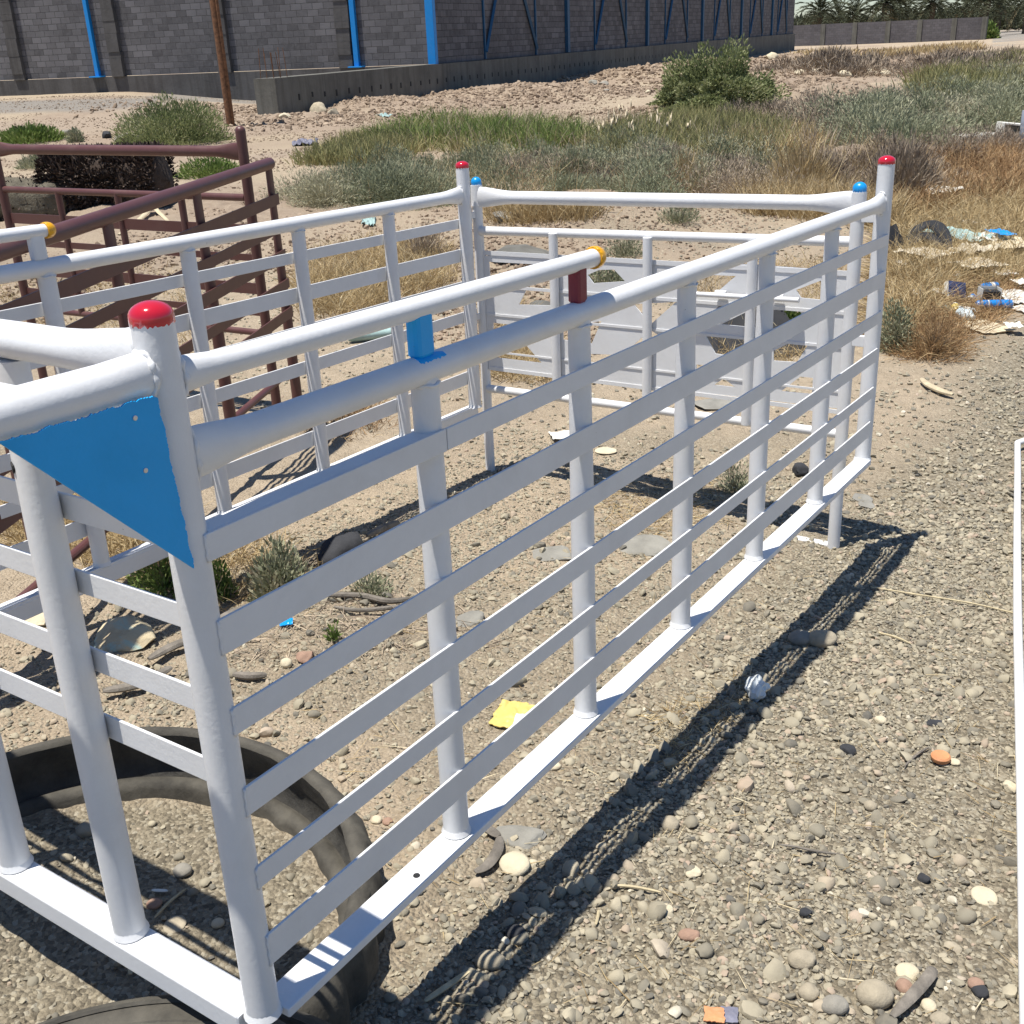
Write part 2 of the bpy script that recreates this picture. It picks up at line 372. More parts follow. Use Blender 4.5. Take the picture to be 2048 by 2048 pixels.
def weld(c, axis, ra, rb, up=(0, 0, 1), t=.0034, parent=rack, mat=WHITE):
    ax = np.array(axis, float); u = np.array(up, float); u = u-ax*(u @ ax); u /= np.linalg.norm(u); v = np.cross(ax, u); n = 40; P = []; rr = []
    sd = random.random()*50
    for k in range(n+1):
        th = 2*math.pi*(k % n)/n; P.append(np.array(c)+ax*(.0012*math.sin(5*th+sd))+u*math.cos(th)*ra+v*math.sin(th)*rb); rr.append(t*(.75+.35*math.sin(9*th+sd)+.25*random.random()) if k < n else rr[0])
    return MB().tube(P, rr, 7, caps=False).build('weld_bead', mat, parent, True, 180)
for y in (0, W):
    xe = 2.70 if y == 0 else 2.6458
    weld((.0215, y, ZR), (1, 0, 0), .034, .015); weld((.0215, y, ZU), (1, 0, 0), .028, .015); weld((xe-.024, y, ZR), (1, 0, 0), .034, .014); weld((-.0225, y, .9155), (1, 0, 0), .0255, .021)
    for x in (XR if y == 0 else XL)[1:6]: weld((x, y, ZR-.021), (0, 0, 1), .0235, .0200, (1, 0, 0), .0026)
for y in (.02, W-.02): weld((0, y, .925), (0, 1, 0), .034, .017)
for i, (a, b) in enumerate(SLATS):
    n_ = 9; sd = random.random()*9
    MB().tube([(.0065+.0008*math.sin(k*2.1+sd), -.0240, a+(b-a)*k/(n_-1)) for k in range(n_)], [.0016+.0008*abs(math.sin(k*1.9+sd)) for k in range(n_)], 8).build('weld_bead', WHITE, rack, True, 180)
# bottom frame
m = MB().bbox((.018, -.032, -.016), (2.69, .020, 0), .002); m.build('bottom_rail', WHITE, rack, True)
MB().lathe((.33, -.012, .0004), [(.006, 0), (.0058, .0006)], 14).build('bolt_hole', BLACKP, rack)
m = MB().bbox((.018, W-.020, -.050), (2.64, W+.033, -.002), .003)
for k in range(2): m.box((.05, W-.019+.016*k, -.0035), (2.60, W-.013+.016*k, .004))
m.build('bottom_rail', WHITE, rack, True)
MB().bbox((-.030, .02, -.040), (.022, W-.02, 0), .003).build('bottom_rail', WHITE, rack, True)
MB().bbox((2.60, .12, -.045), (2.64, .60, -.012), .003)
# front wall
for y in (.2875, .588, .889, 1.19): post(0, y, 0, .90, wide=(0, 1, 0), flat=.62)
MB().tube(dense((0, .012, .925), (0, W-.012, .925), .03), PR*.97, 24, prof=flare(1, 1, 1.5, .6, .16)).build('front_rail', WHITE, rack, True)
MB().tube(dense((0, .02, .822), (0, W-.02, .822), .05), PR*.9, 20).build('front_rail', WHITE, rack, True)
for (a, b) in ((.679, .716), (.570, .605), (.448, .485), (.338, .377)):
    MB().bbox((.0245, .012, a), (.0290, W-.012, b), .0012).build('slat', WHITE, rack, True)
# overhang above the cab with the blue gussets
for y in (0, W): MB().tube(dense((-.014, y, .9155), (-.62, y, .913), .03), PR*.99, 24, prof=flare(1, 0, 1.12, .8, .06)).build('overhang_rail', WHITE, rack, True)
for x in (-.163, -.60): MB().tube(dense((x, .018, .915), (x, W-.018, .915), .05), PR*.85, 20).build('overhang_crossbar', WHITE, rack, True)
def jag(a, b, n, amp, nx, nz):
    out = []
    for i in range(n+1):
        t = i/n; j = amp*(random.random()-.5)*2 if 0 < i < n else 0
        j = j*.35+(amp*3.2*float(fbm(np.array([t*13+a[0]*9]), np.array([a[1]*7]), 3, 4)[0]) if 0 < i < n else 0); out.append((a[0]+(b[0]-a[0])*t+nx*j, a[1]+(b[1]-a[1])*t+nz*j))
    return out
for (y, so) in ((-.0262, 1), (W+.0262, -1)):
    poly = jag((-.213, .8985), (-.034, .8985), 130, .0022, 0, 1)+jag((-.028, .895), (-.0168, .690), 130, .0018, 1, 0)+[(-.0168, .690)]
    o = MB().plate(poly, [], .003, lambda x, z, t: np.array([x, y+so*t, z])).build('gusset_plate', BLUE, rack)
    o['label'] = 'bright blue triangular gusset plate'
    if so > 0:
        for (u, v) in ((270, 836), (291, 941)):
            p = rpx(u, v, 1, -.0266); MB().lathe(p, [(.0028, -.0004), (.0028, .0008), (.001, .0012)], 10, (0, -1, 0)).build('rivet', ALU, rack, True)
p = rpx(33, 938, 0, -.0215)
MB().lathe((-.0205, p[1]+.010, p[2]), [(.008, -.004), (.008, .0010)], 12, (-1, .5, 0)).build('post_hole', BLACKP, rack)
# ---------------------------------------------------------------- tailgate hung between the far corner posts
gate = thing('tailgate', 'white tailgate with blue capped posts and cut-out plate panel, standing at the rack end', 'gate', mat4=RM)
GX = 2.716; GR = .0208
GP = [(2.7225, 1.5298), (2.7097, .0774)]
for i, (x, y) in enumerate(GP):
    o = MB().tube(dense((x, y, -.356-.014*(1-i)), (x, y, .853), .06), GR*(1 if i else .94), 22, up=(1, 0, 0)).build('gate_post', WHITE, gate, True)
    c = cap(x, y, .853, SKYBLUE, GR*(1 if i else .94), .020, 'post_cap', o, lab='bright blue rounded cap')
    MB().lathe((x, y, .812), [(GR*1.10, -.045), (GR*1.10, .030)], 22).build('weld_collar', WHITE, o, True)
m = MB().tube(dense((GX, .09, .808), (GX, 1.516, .800), .03), .0235, 24, prof=flare(1, 1, 1.6, .5, .16)); m.build('gate_rail', WHITE, gate, True)
MB().tube(dense((GX, .09, .692), (GX, 1.516, .676), .04), .0165, 20).build('gate_rail', WHITE, gate, True)
MB().tube(dense((GX, .09, .066), (GX, 1.516, .056), .04), .0155, 20).build('gate_rail', WHITE, gate, True)
for y in (1.18, .795, .41): MB().tube(dense((GX-.016, y, .06), (GX-.016, y, .68), .05), .017, 18, up=(0, 1, 0)).build('gate_upright', WHITE, gate, True)
def gp(*pts): return [tuple(rpx(u, v, 0, GX)[1:3]) for (u, v) in pts]
HOLES = [[(976, 523), (1103, 530), (1104, 612), (1037, 610), (1052, 580), (980, 572)], [(985, 645), (1030, 650), (1055, 694), (1084, 727), (985, 715)],
         [(1174, 550), (1197, 540), (1228, 539), (1250, 563), (1186, 567)], [(1125, 652), (1203, 642), (1183, 688), (1125, 680)],
         [(1150, 707), (1247, 710), (1184, 742), (1150, 730)], [(1266, 608), (1352, 604), (1300, 650)], [(1300, 660), (1326, 676), (1309, 684), (1290, 690), (1262, 694)],
         [(1392, 558), (1424, 550), (1472, 552), (1432, 586), (1392, 585)], [(1423, 627), (1436, 612), (1457, 611)],
         [(1440, 649), (1502, 619), (1599, 620), (1608, 636), (1556, 660), (1502, 655)], [(1409, 670), (1499, 678), (1500, 686), (1458, 712), (1430, 708)],
         [(1546, 702), (1578, 686), (1617, 688), (1594, 725), (1546, 722)], [(1392, 729), (1420, 731), (1392, 745)], [(1427, 770), (1447, 757), (1471, 775)],
         [(1561, 783), (1600, 753), (1626, 756), (1624, 789)], [(1591, 580), (1642, 561), (1640, 600), (1601, 596)]]
out = [(.10, .60), (.41, .605), (.795, .60), (1.18, .588), (1.508, .582), (1.508, .345), (1.508, .135), (1.18, .132), (.795, .145), (.41, .150), (.10, .152)]
def inset(h):
    h = np.array(h); c = h.mean(0); return [tuple(c+(p-c)*.985) for p in h]
MB().plate(out, [inset(gp(*h)) for h in HOLES], .004, lambda a, b, t: np.array([GX+.002+t, a, b])).build('cutout_panel', WHITE, gate)
# slim flat bars welded along the panel, and the bolt
for (z0, z1) in ((.585, .602), (.462, .474), (.352, .362), (.205, .213), (.133, .148)):
    MB().bbox((GX-.0008, .10, z0), (GX+.0015, 1.508, z1), .0006).build('panel_bar', WHITE, gate, True)
MB().tube(dense((GX-.03, .24, .505), (GX-.03, .66, .500), .05), .0085, 14).build('latch_bolt', WHITE, gate, True)
for y in (.50, .30): MB().bbox((GX-.02, y, .492), (GX-.0045, y+.04, .516), .003).build('latch_bracket', WHITE, gate, True)
for z in (.735, .35):
    MB().bbox((2.650, 1.528, z-.012), (2.715, 1.536, z+.012), .002).lathe((2.690, 1.545, z-.03), [(.010, 0), (.010, .06)], 12).build('hinge', WHITE, gate, True)
    MB().bbox((2.690, .022, z+.02), (2.708, .060, z+.055), .002).build('hinge', WHITE, gate, True)
MB().bbox((2.70, .080, -.352), (2.735, .215, -.332), .002).build('foot_plate', WHITE, gate, True)

# ---------------------------------------------------------------- maroon rack beyond
def along(p0, p1, u):                # point of the 3-D line p0-p1 seen in photo column u
    p0, p1 = np.array(p0), np.array(p1); lo, hi = -.5, 1.5
    def col(t): q = RW @ (p0+(p1-p0)*t-CAM); return F*q[0]/q[2]+1024
    s = col(hi) > col(lo)
    for _ in range(40):
        m = .5*(lo+hi)
        if (col(m) < u) == s: lo = m
        else: hi = m
    return p0+(p1-p0)*lo
B1 = CAM+4.6*ray(536, 328); B0 = onz(0, 503, B1[2]); ZB = B1[2]; bd = (B0-B1)/np.linalg.norm(B0-B1); B0 = B1+bd*2.55
A1 = CAM+4.7*ray(486, 303); A0 = onz(-20, 298, A1[2]); ZA = A1[2]; ad = (A0-A1)/np.linalg.norm(A0-A1); A0 = A1+ad*1.62
base = np.array([B1[0], B1[1], g1(B1[0], B1[1])])
mrk = thing('livestock_rack', 'maroon primed livestock rack standing behind the white one, left of it', 'livestock rack', base)
def mb(m, name, s=True): return m.build(name, MAROON, mrk, s, 40, base)
perp = np.array([-bd[1], bd[0], 0]); perp = perp if perp @ (A0-A1) > 0 else -perp
foot = lambda p, dz=0: np.array([p[0], p[1], g1(p[0], p[1])+dz])
for off, sgn in ((0, 1), (1.50, -1)):
    o = perp*off
    mb(MB().tube(dense(B1+o-bd*.02, B0+o, .05), .0245, 22), 'top_rail')
    mb(MB().tube(dense([*(B1+o)[:2], .34], [*(B0+o)[:2], .36], .1), .015, 14), 'bottom_rail')
    for u in (541, 391, 212, 70, -60):
        p = along(B1, B0, u)+o if u < 541 else B1+o
        z0 = .02 if u == 541 else .34
        mb(MB().tube(dense([p[0], p[1], max(z0, g1(p[0], p[1]))], [p[0], p[1], ZB-.01], .06), .0235, 20, up=-bd, prof=lambda i, l, L: (1+.22*sst(.3, L, l), 1-.5*sst(.3, L, l))), 'post')
    for dz, w in ((.135, .046), (.25, .040), (.37, .046), (.49, .040), (.62, .046)):
        n = -perp*sgn
        a = B1+o+n*.025*1; b = B0+o+n*.025
        m = MB(); V = []
        for P in (a, b):
            for (dn, z) in ((0, 0), (.005, 0), (.005, w), (0, w)): V.append([P[0]+n[0]*dn, P[1]+n[1]*dn, ZB-dz+z-.03])
        m.add(V, [(0, 1, 2, 3), (4, 7, 6, 5), (0, 4, 5, 1), (1, 5, 6, 2), (2, 6, 7, 3), (3, 7, 4, 0)]); mb(m, 'slat', False)
mg = thing('tailgate', 'maroon tailgate swung open on the maroon rack, rounded post at its end', 'gate', foot(A1))
fb = foot(A1)
def mgb(m, name, s=True): return m.build(name, MAROON, mg, s, 40, fb)
for P, zt in ((A1+np.array([0, 0, 0]), .105), (A0, .105)):
    m = MB().tube(dense(foot(P), [P[0], P[1], ZA+zt-.02], .06), .0225, 22).dome((P[0], P[1], ZA+zt-.02), .0225, .02, 20); mgb(m, 'gate_post')
mgb(MB().tube(dense(A1+ad*.02, A0-ad*.02, .03), .0235, 22, prof=flare(1, 1, 1.6, .5, .14)), 'gate_rail')
m1 = np.array([A1[0], A1[1], 0]); a1 = np.array([A0[0], A0[1], 0])
dzm = ZA-(CAM+4.66*ray(520, 402))[2]
mgb(MB().tube(dense(A1+ad*.02-[0, 0, dzm], A0-ad*.02-[0, 0, dzm], .05), .016, 18), 'gate_rail')
mgb(MB().tube(dense(A1+ad*.02-[0, 0, .80], A0-ad*.02-[0, 0, .80], .05), .015, 18), 'gate_rail')
for t in (.25, .5, .75):
    P = A1+(A0-A1)*t; mgb(MB().tube(dense(P-[0, 0, .80], P-[0, 0, dzm], .08), .0165, 16), 'gate_upright')
for (dz, w) in ((.36, .05), (.47, .03), (.62, .05), (.72, .03)):
    n = np.array([-ad[1], ad[0], 0]); V = []
    for P in (A1, A0):
        for (dn, z) in ((-.003, 0), (.003, 0), (.003, w), (-.003, w)): V.append(P+n*dn+[0, 0, z-dz])
    mgb(MB().add(V, [(0, 1, 2, 3), (4, 7, 6, 5), (0, 4, 5, 1), (1, 5, 6, 2), (2, 6, 7, 3), (3, 7, 4, 0)]), 'panel_bar', False)

# ---------------------------------------------------------------- white frame lying on the gravel at the right edge
c0 = at(2035, 886, .03); c1 = at(2056, 2080, .03); c2 = at(2290, 800, .03)
e = c2-c0; e /= np.linalg.norm(e)
lf = thing('gate_frame', 'thin white metal frame lying on the gravel at the right edge', 'gate frame', foot(c0))
def lfb(m, n): return m.build(n, WHITE, lf, True, 40, foot(c0))
z3 = lambda p, h=.03: np.array([p[0], p[1], g1(p[0], p[1])+h])
S0, S1 = z3(c0), z3(c1); far = lambda p, d: z3(p+e*d)
lfb(MB().tube([z3(c0+(c1-c0)*t) for t in np.linspace(0, 1, 24)], .0125, 14), 'side_bar')
lfb(MB().tube([far(c1, .0)+0*e, far(c1, .9)], .0125, 14), 'end_bar'); lfb(MB().tube([S0, far(c0, .9)], .0125, 14), 'end_bar')
lfb(MB().tube([far(c0, .9), far(c1, .9)], .0125, 14), 'side_bar')
for k in (.25, .5, .75): lfb(MB().tube([far(c0, .9*k), far(c1, .9*k)], .008, 10), 'slat')

# ---------------------------------------------------------------- cut truck tyre under the near corner
TC = np.array([.042, .537]); tz = g1(*TC)
tyre = thing('truck_tyre', 'big worn truck tyre lying flat and dirt filled under the near rack corner', 'tyre', (TC[0], TC[1], tz))
def ring(prof, n=168, groove=None, jit=None, arc=(0, 360), tilt=(-.062, .012), sc=1.0):
    V = []; m = len(prof); full = arc[1]-arc[0] >= 360; nn = n if full else int(n*(arc[1]-arc[0])/360)+1
    for i, (r, z) in enumerate(prof):
        for k in range(nn):
            th = math.radians(arc[0]+(arc[1]-arc[0])*k/(nn if full else nn-1)); rr = r*sc; zz = z
            if groove and i in groove: rr -= .014 if (k % 7) in (0, 1) else 0; rr += .003*math.sin(k*1.7)
            if jit and i in jit: rr += jit[i]*(fbm(np.array([3*math.cos(th)*3]), np.array([3*math.sin(th)*3]), 7, 3)[0])
            x = rr*math.cos(th); y = rr*math.sin(th); V.append((x, y, zz+tilt[0]*x+tilt[1]*y+.010*math.sin(2*th+.7)))
    Fc = [(i*nn+k, i*nn+(k+1) % nn, (i+1)*nn+(k+1) % nn, (i+1)*nn+k) for i in range(m-1) for k in range(nn if full else nn-1)]
    return MB().add(V, Fc)
A1_ = (-88, 196)
ring([(.500, -.06), (.522, -.02), (.533, .015), (.536, .05), (.535, .080), (.530, .104), (.520, .120), (.508, .129), (.498, .133), (.489, .130), (.484, .122)], groove={1, 2, 3, 4, 5}, jit={9: .006, 10: .010}, arc=A1_).build('tread', DUSTY, tyre, True, 50)
ring([(.484, .122), (.488, .10), (.497, .065), (.499, .030), (.488, .012)], jit={0: .010}, arc=A1_).build('inner_wall', RUBBER, tyre, True, 60)
ring([(.488, .012), (.480, .018), (.470, .022), (.456, .018), (.448, .006), (.445, -.05)], jit={3: .016, 4: .02, 5: .02}, arc=A1_).build('lower_sidewall', DUSTY, tyre, True, 60)
T2 = np.array([-.385, -.075]); ty2 = thing('truck_tyre', 'second worn tyre lying in front, its dusty sidewall showing at the lower left edge', 'tyre', (T2[0], T2[1], g1(*T2)))
ring([(.46, -.08), (.482, -.02), (.492, .02), (.492, .06), (.482, .088), (.462, .106), (.43, .114), (.39, .116), (.35, .112), (.315, .104), (.30, .092), (.31, .06), (.40, .03), (.46, .02)], groove={1, 2, 3}, jit={9: .01, 10: .012}, tilt=(-.05, .01)).build('tread', DUSTY, ty2, True, 50)
for rr in (.445, .405, .36): ring([(rr-.004, .1135), (rr, .1175), (rr+.004, .1135)], tilt=(-.05, .01)).build('sidewall_ridge', DUSTY, ty2, True, 60)
MB().bbox((-.055, -.045, .31), (.045, .02, .402), .006).build('x', WOODP) if False else None
blk = thing('wooden_block', 'small pale block wedged under the foot of the near corner post', 'block', (0, -.012, .30))
MB().bbox((-.024, -.022, 0), (.026, .024, .1), .006).build('block_body', WOODG, blk, True)
# ---------------------------------------------------------------- ground sheet
def ground_masks(x, y):
    D, r = dr(x, y); n = fbm(x*.9, y*.9, 41, 4)
    # gravel: right of the rack and ahead of it; sandy inside / beyond
    side = -(y-.12+.05*np.sin(x*2))+.25*n
    grav = sst(-.25, .25, side)*(1-sst(7.0, 9.5, D))
    grav = np.maximum(grav, .55*sst(.08, .25, n)*(1-sst(9, 14, D)))
    grav = np.maximum(grav, 1-sst(.40, .50, np.hypot(x-TC[0], y-TC[1])))
    return grav
def road_masks(x, y):
    q = np.stack([x, y, G(x, y)], -1)-CAM; c = q @ RW.T; ok = c[..., 2] > 1
    u = np.where(ok, F*c[..., 0]/np.maximum(c[..., 2], .1)+1024, -9999); v = np.where(ok, F*c[..., 1]/np.maximum(c[..., 2], .1)+1024, -9999)
    D, r = dr(x, y); n = fbm(x*.35, y*.35, 91, 4)
    def band(pl, hw, soft=.5):
        c0 = np.interp(u, [p[0] for p in pl], [p[1] for p in pl]); k = 1-sst(hw*(1-soft), hw*(1+soft), np.abs(v-c0)+n*hw*2.2)
        return k*((u > pl[0][0]) & (u < pl[-1][0]))
    g = np.maximum(band([(-200, 222), (150, 212), (330, 198), (560, 190)], 13), band([(1985, 74), (2060, 68), (2400, 50)], 12))
    t = np.maximum(band([(-200, 262), (150, 250), (350, 232), (560, 214)], 16), np.maximum(band([(500, 318), (640, 297), (740, 292)], 8), band([(1600, 104), (1800, 97), (1975, 88)], 4)))
    return g*.9, t
def build_ground():
    Ds = np.concatenate([np.linspace(.02, 6, 420), 6*np.exp(np.linspace(0, math.log(700/6), 330))[1:]])
    th = np.concatenate([np.linspace(-180, -36, 40)[:-1], np.linspace(-36, 36, 620), np.linspace(36, 180, 40)[1:]])
    th = np.radians(th); a0 = math.atan2(FWD[1], FWD[0])
    DD, TT = np.meshgrid(Ds, th, indexing='ij')
    X = CAM[0]+DD*np.cos(a0-TT); Y = CAM[1]+DD*np.sin(a0-TT); Z = G(X, Y)
    d, r = dr(X, Y)
    Z = Z+.020*fbm(X*7, Y*7, 51, 3)*(1-sst(10, 20, DD)) + .012*fbm(X*22, Y*22, 57, 2)*(1-sst(4, 7, DD))
    md = np.zeros_like(Z)
    for (mD, mr, sD, sr, h) in MOUNDS: md = np.maximum(md, np.exp(-((d-mD)/(sD*1.2))**2-((r-mr)/(sr*1.2))**2))
    Z = Z+.34*md*np.abs(fbm(X*2.6, Y*2.6, 61, 4))*sst(8, 14, DD)
    V = np.stack([X, Y, Z], -1).reshape(-1, 3); n1, n2 = X.shape
    i = np.arange(n1*n2).reshape(n1, n2)
    Fc = np.stack([i[:-1, :-1], i[1:, :-1], i[1:, 1:], i[:-1, 1:]], -1).reshape(-1, 4)
    m, nt, b, N, L = newmat('ground_soil')
    a = nd(nt, 'ShaderNodeAttribute', attribute_name='tint').outputs['Fac']
    big = noise(nt, .8, 8, .65); mid = noise(nt, 9, 8, .7); fine = noise(nt, 90, 5, .7)
    sand = ramp(nt, big, [(.3, (.385, .305, .215)), (.5, (.475, .385, .275)), (.7, (.415, .33, .235))])
    sand = mix(nt, ramp(nt, mid, [(.42, (0, 0, 0)), (.72, (.75,)*3)]), sand, (.30, .24, .168))
    gr = ramp(nt, fine, [(.3, (.175, .150, .108)), (.5, (.285, .243, .172)), (.7, (.39, .338, .24))])
    vo = nd(nt, 'ShaderNodeTexVoronoi', Scale=120.0); L.new(nd(nt, 'ShaderNodeTexCoord').outputs['Object'], vo.inputs['Vector'])
    vc = nd(nt, 'ShaderNodeSeparateXYZ'); L.new(vo.outputs['Color'], vc.inputs[0])
    gr = mix(nt, .6, gr, ramp(nt, vc.outputs['X'], [(.1, (.105, .09, .068)), (.45, (.265, .225, .162)), (.8, (.40, .345, .25)), (1, (.52, .48, .38))]))
    sand = mix(nt, .22, sand, ramp(nt, vc.outputs['Y'], [(.1, (.20, .16, .115)), (.5, (.42, .34, .24)), (1, (.60, .52, .40))]))
    c = mix(nt, a, sand, gr)
    rgh = nd(nt, 'ShaderNodeAttribute', attribute_name='soil').outputs['Fac']
    c = mix(nt, rgh, c, mix(nt, ramp(nt, mid, [(.38, (0, 0, 0)), (.62, (1, 1, 1))]), mix(nt, big, (.21, .155, .115), (.34, .26, .195)), (.40, .315, .235)))
    rg = nd(nt, 'ShaderNodeAttribute', attribute_name='road').outputs['Fac']; rt = nd(nt, 'ShaderNodeAttribute', attribute_name='track').outputs['Fac']
    c = mix(nt, rt, c, mix(nt, mid, (.30, .235, .175), (.44, .355, .27))); c = mix(nt, rg, c, mix(nt, mid, (.20, .185, .165), (.31, .285, .25)))
    L.new(c, b.inputs['Base Color']); b.inputs['Roughness'].default_value = .97; b.inputs['Specular IOR Level'].default_value = .15
    h = nd(nt, 'ShaderNodeMath', operation='MULTIPLY_ADD'); L.new(mid, h.inputs[0]); h.inputs[1].default_value = 2.0; L.new(fine, h.inputs[2])
    h2 = nd(nt, 'ShaderNodeMath', operation='MULTIPLY_ADD'); L.new(vo.outputs['Distance'], h2.inputs[0]); h2.inputs[1].default_value = -.9; L.new(h.outputs[0], h2.inputs[2]); h = h2
    bump(nt, b, h.outputs[0], .9, .012)
    me = npmesh('ground', V, Fc, m, True, ground_masks(X, Y).ravel())
    rd, tr = road_masks(X, Y)
    sl = np.maximum(sst(-.12, .10, fbm(X*.33, Y*.33, 101, 4))*sst(6, 11, DD)*.85, np.clip(md*1.4, 0, 1)*sst(8, 14, DD)*(.55+.9*np.clip(fbm(X*1.1, Y*1.1, 105, 3)+.3, 0, 1)))
    for nm, vv in (('road', rd), ('track', tr), ('soil', np.clip(sl, 0, 1))):
        at_ = me.attributes.new(nm, 'FLOAT', 'POINT'); at_.data.foreach_set('value', vv.ravel().astype(np.float32))
    tag(link('ground', me), kind='structure')
build_ground()

# ---------------------------------------------------------------- pebbles
def ico(sub):
    import bmesh
    bm = bmesh.new(); bmesh.ops.create_icosphere(bm, subdivisions=sub, radius=1); bm.verts.ensure_lookup_table()
    V = np.array([v.co[:] for v in bm.verts]); Fc = np.array([[v.index for v in f.verts] for f in bm.faces]); bm.free(); return V, Fc
IV1, IF1 = ico(1); IV2, IF2 = ico(2); IV3, IF3 = ico(3)
def rotm(n):
    q = rng.normal(size=(n, 4)); q /= np.linalg.norm(q, axis=1)[:, None]; w, x, y, z = q.T
    return np.stack([np.stack([1-2*(y*y+z*z), 2*(x*y-z*w), 2*(x*z+y*w)], -1), np.stack([2*(x*y+z*w), 1-2*(x*x+z*z), 2*(y*z-x*w)], -1), np.stack([2*(x*z-y*w), 2*(y*z+x*w), 1-2*(x*x+y*y)], -1)], -2)
def variants(V, k, amp):
    out = []
    for i in range(k):
        R = np.ones(len(V))
        for j in range(9):
            d = rng.normal(size=3); d /= np.linalg.norm(d); h = .55+.35*rng.random(); s = V @ d
            R = np.minimum(R, np.where(s > 1e-3, h/np.maximum(s, 1e-3), 9))   # planar cuts: angular gravel
        R = np.minimum(R, 1.0)
        out.append(V*(R*(1-amp)+amp*rng.random(len(V))*.5+amp*.5)[:, None])
    return out
VAR1 = variants(IV1, 10, .10); VAR2 = variants(IV2, 10, .03)
STONECOL = [(0, (.09, .088, .082)), (.2, (.215, .196, .152)), (.45, (.325, .29, .212)), (.7, (.425, .376, .272)), (.86, (.38, .285, .215)), (.93, (.55, .50, .39)), (1, (.66, .61, .50))]
PEB = tinted('pebble_stone', STONECOL, .92, extra=(60, .5, (.27, .235, .175)), bstr=.35)
def pebbles(name, P, size, label, sub=1, smooth=True, flat=(.45, .8), tint=None, mat=None, sink=.22):
    n = len(P); Vs, Ff = (VAR1, IF1) if sub == 1 else (VAR2, IF2)
    k = rng.integers(0, len(Vs), n); base = np.stack(Vs)[k]
    sc = np.stack([np.ones(n), .65+.35*rng.random(n), flat[0]+(flat[1]-flat[0])*rng.random(n)], -1)*size[:, None]*.62
    base = base*sc[:, None, :]
    a = rng.random(n)*2*math.pi; ti = rng.normal(size=n)*.25; tj = rng.normal(size=n)*.25
    ca, sa = np.cos(a), np.sin(a)
    X = base[..., 0]*ca[:, None]-base[..., 1]*sa[:, None]; Y = base[..., 0]*sa[:, None]+base[..., 1]*ca[:, None]; Z = base[..., 2]+X*ti[:, None]+Y*tj[:, None]
    pz = P[:, 2]+sc[:, 2]*(.5-sink)*1.1
    V = np.stack([X+P[:, 0][:, None], Y+P[:, 1][:, None], Z+pz[:, None]], -1)
    nv = base.shape[1]; Fc = (Ff[None]+(np.arange(n)*nv)[:, None, None]).reshape(-1, 3)
    if tint is None: tint = rng.beta(1.9, 2.5, n)
    me = npmesh(name, V.reshape(-1, 3), Fc, mat or PEB, smooth, np.repeat(tint, nv))
    try: me.set_sharp_from_angle(angle=math.radians(38))
    except Exception: pass
    return tag(link(name, me), label, name.replace('_', ' '), kind='stuff')
def gz(x, y): # visible ground height incl. the sheet's small relief
    X, Y = np.asarray(x), np.asarray(y); D = np.hypot(X-CAM[0], Y-CAM[1])
    return G(X, Y)+.020*fbm(X*7, Y*7, 51, 3)*(1-sst(10, 20, D))+.012*fbm(X*22, Y*22, 57, 2)*(1-sst(4, 7, D))
def scatter(n, x0, x1, y0, y1, dens):
    x = x0+(x1-x0)*rng.random(n); y = y0+(y1-y0)*rng.random(n)
    keep = rng.random(n) < dens(x, y)
    D, r = dr(x, y); keep &= (D > .45) & (np.abs(r) < .52*D+.35)
    intyre = ((np.hypot(x-TC[0], y-TC[1]) > .41) & (np.hypot(x-TC[0], y-TC[1]) < .55)) | ((np.hypot(x+.385, y+.075) > .29) & (np.hypot(x+.385, y+.075) < .5)); keep &= ~intyre
    keep &= (np.hypot(x-TC[0], y-TC[1]) > .46) | (rng.random(n) < .30); x, y = x[keep], y[keep]; return np.stack([x, y, gz(x, y)], -1)
def gravel_d(x, y):
    n = fbm(x*1.6, y*1.6, 71, 3); s = sst(-.26, .10, -y+.2*n); s = np.maximum(s*.95, .30+.30*sst(.0, .2, n)*.6)
    bare = sst(.05, .22, fbm(x*1.1+9, y*1.1, 77, 3))
    return np.clip(s*(1-.62*bare), .04, 1)
P = scatter(150000, -.5, 3.2, -2.0, 1.7, gravel_d); pebbles('gravel', P, .006+.012*rng.beta(1.2, 3.2, len(P)), 'fine grey and tan gravel covering the yard')
P = scatter(21000, -.5, 3.4, -2.0, 1.9, lambda x, y: gravel_d(x, y)); pebbles('gravel', P, .012+.018*rng.beta(1.1, 3.6, len(P)), 'coarser grey and tan gravel stones in the yard', 2)
P = scatter(1300, -.5, 2.4, -2.0, 1.4, lambda x, y: gravel_d(x, y)*.8); pebbles('gravel', P, .026+.022*rng.beta(1.2, 4, len(P)), 'rounded pebbles lying among the finer gravel', 2, flat=(.5, .8))
P = scatter(110000, 2.8, 9.5, -4.5, 6.0, lambda x, y: np.where(y < .6-.08*(x-3), 1, .33)*gravel_d(x, y)); pebbles('gravel', P, .014+.022*rng.beta(1.2, 3, len(P)), 'grey gravel beyond the rack')
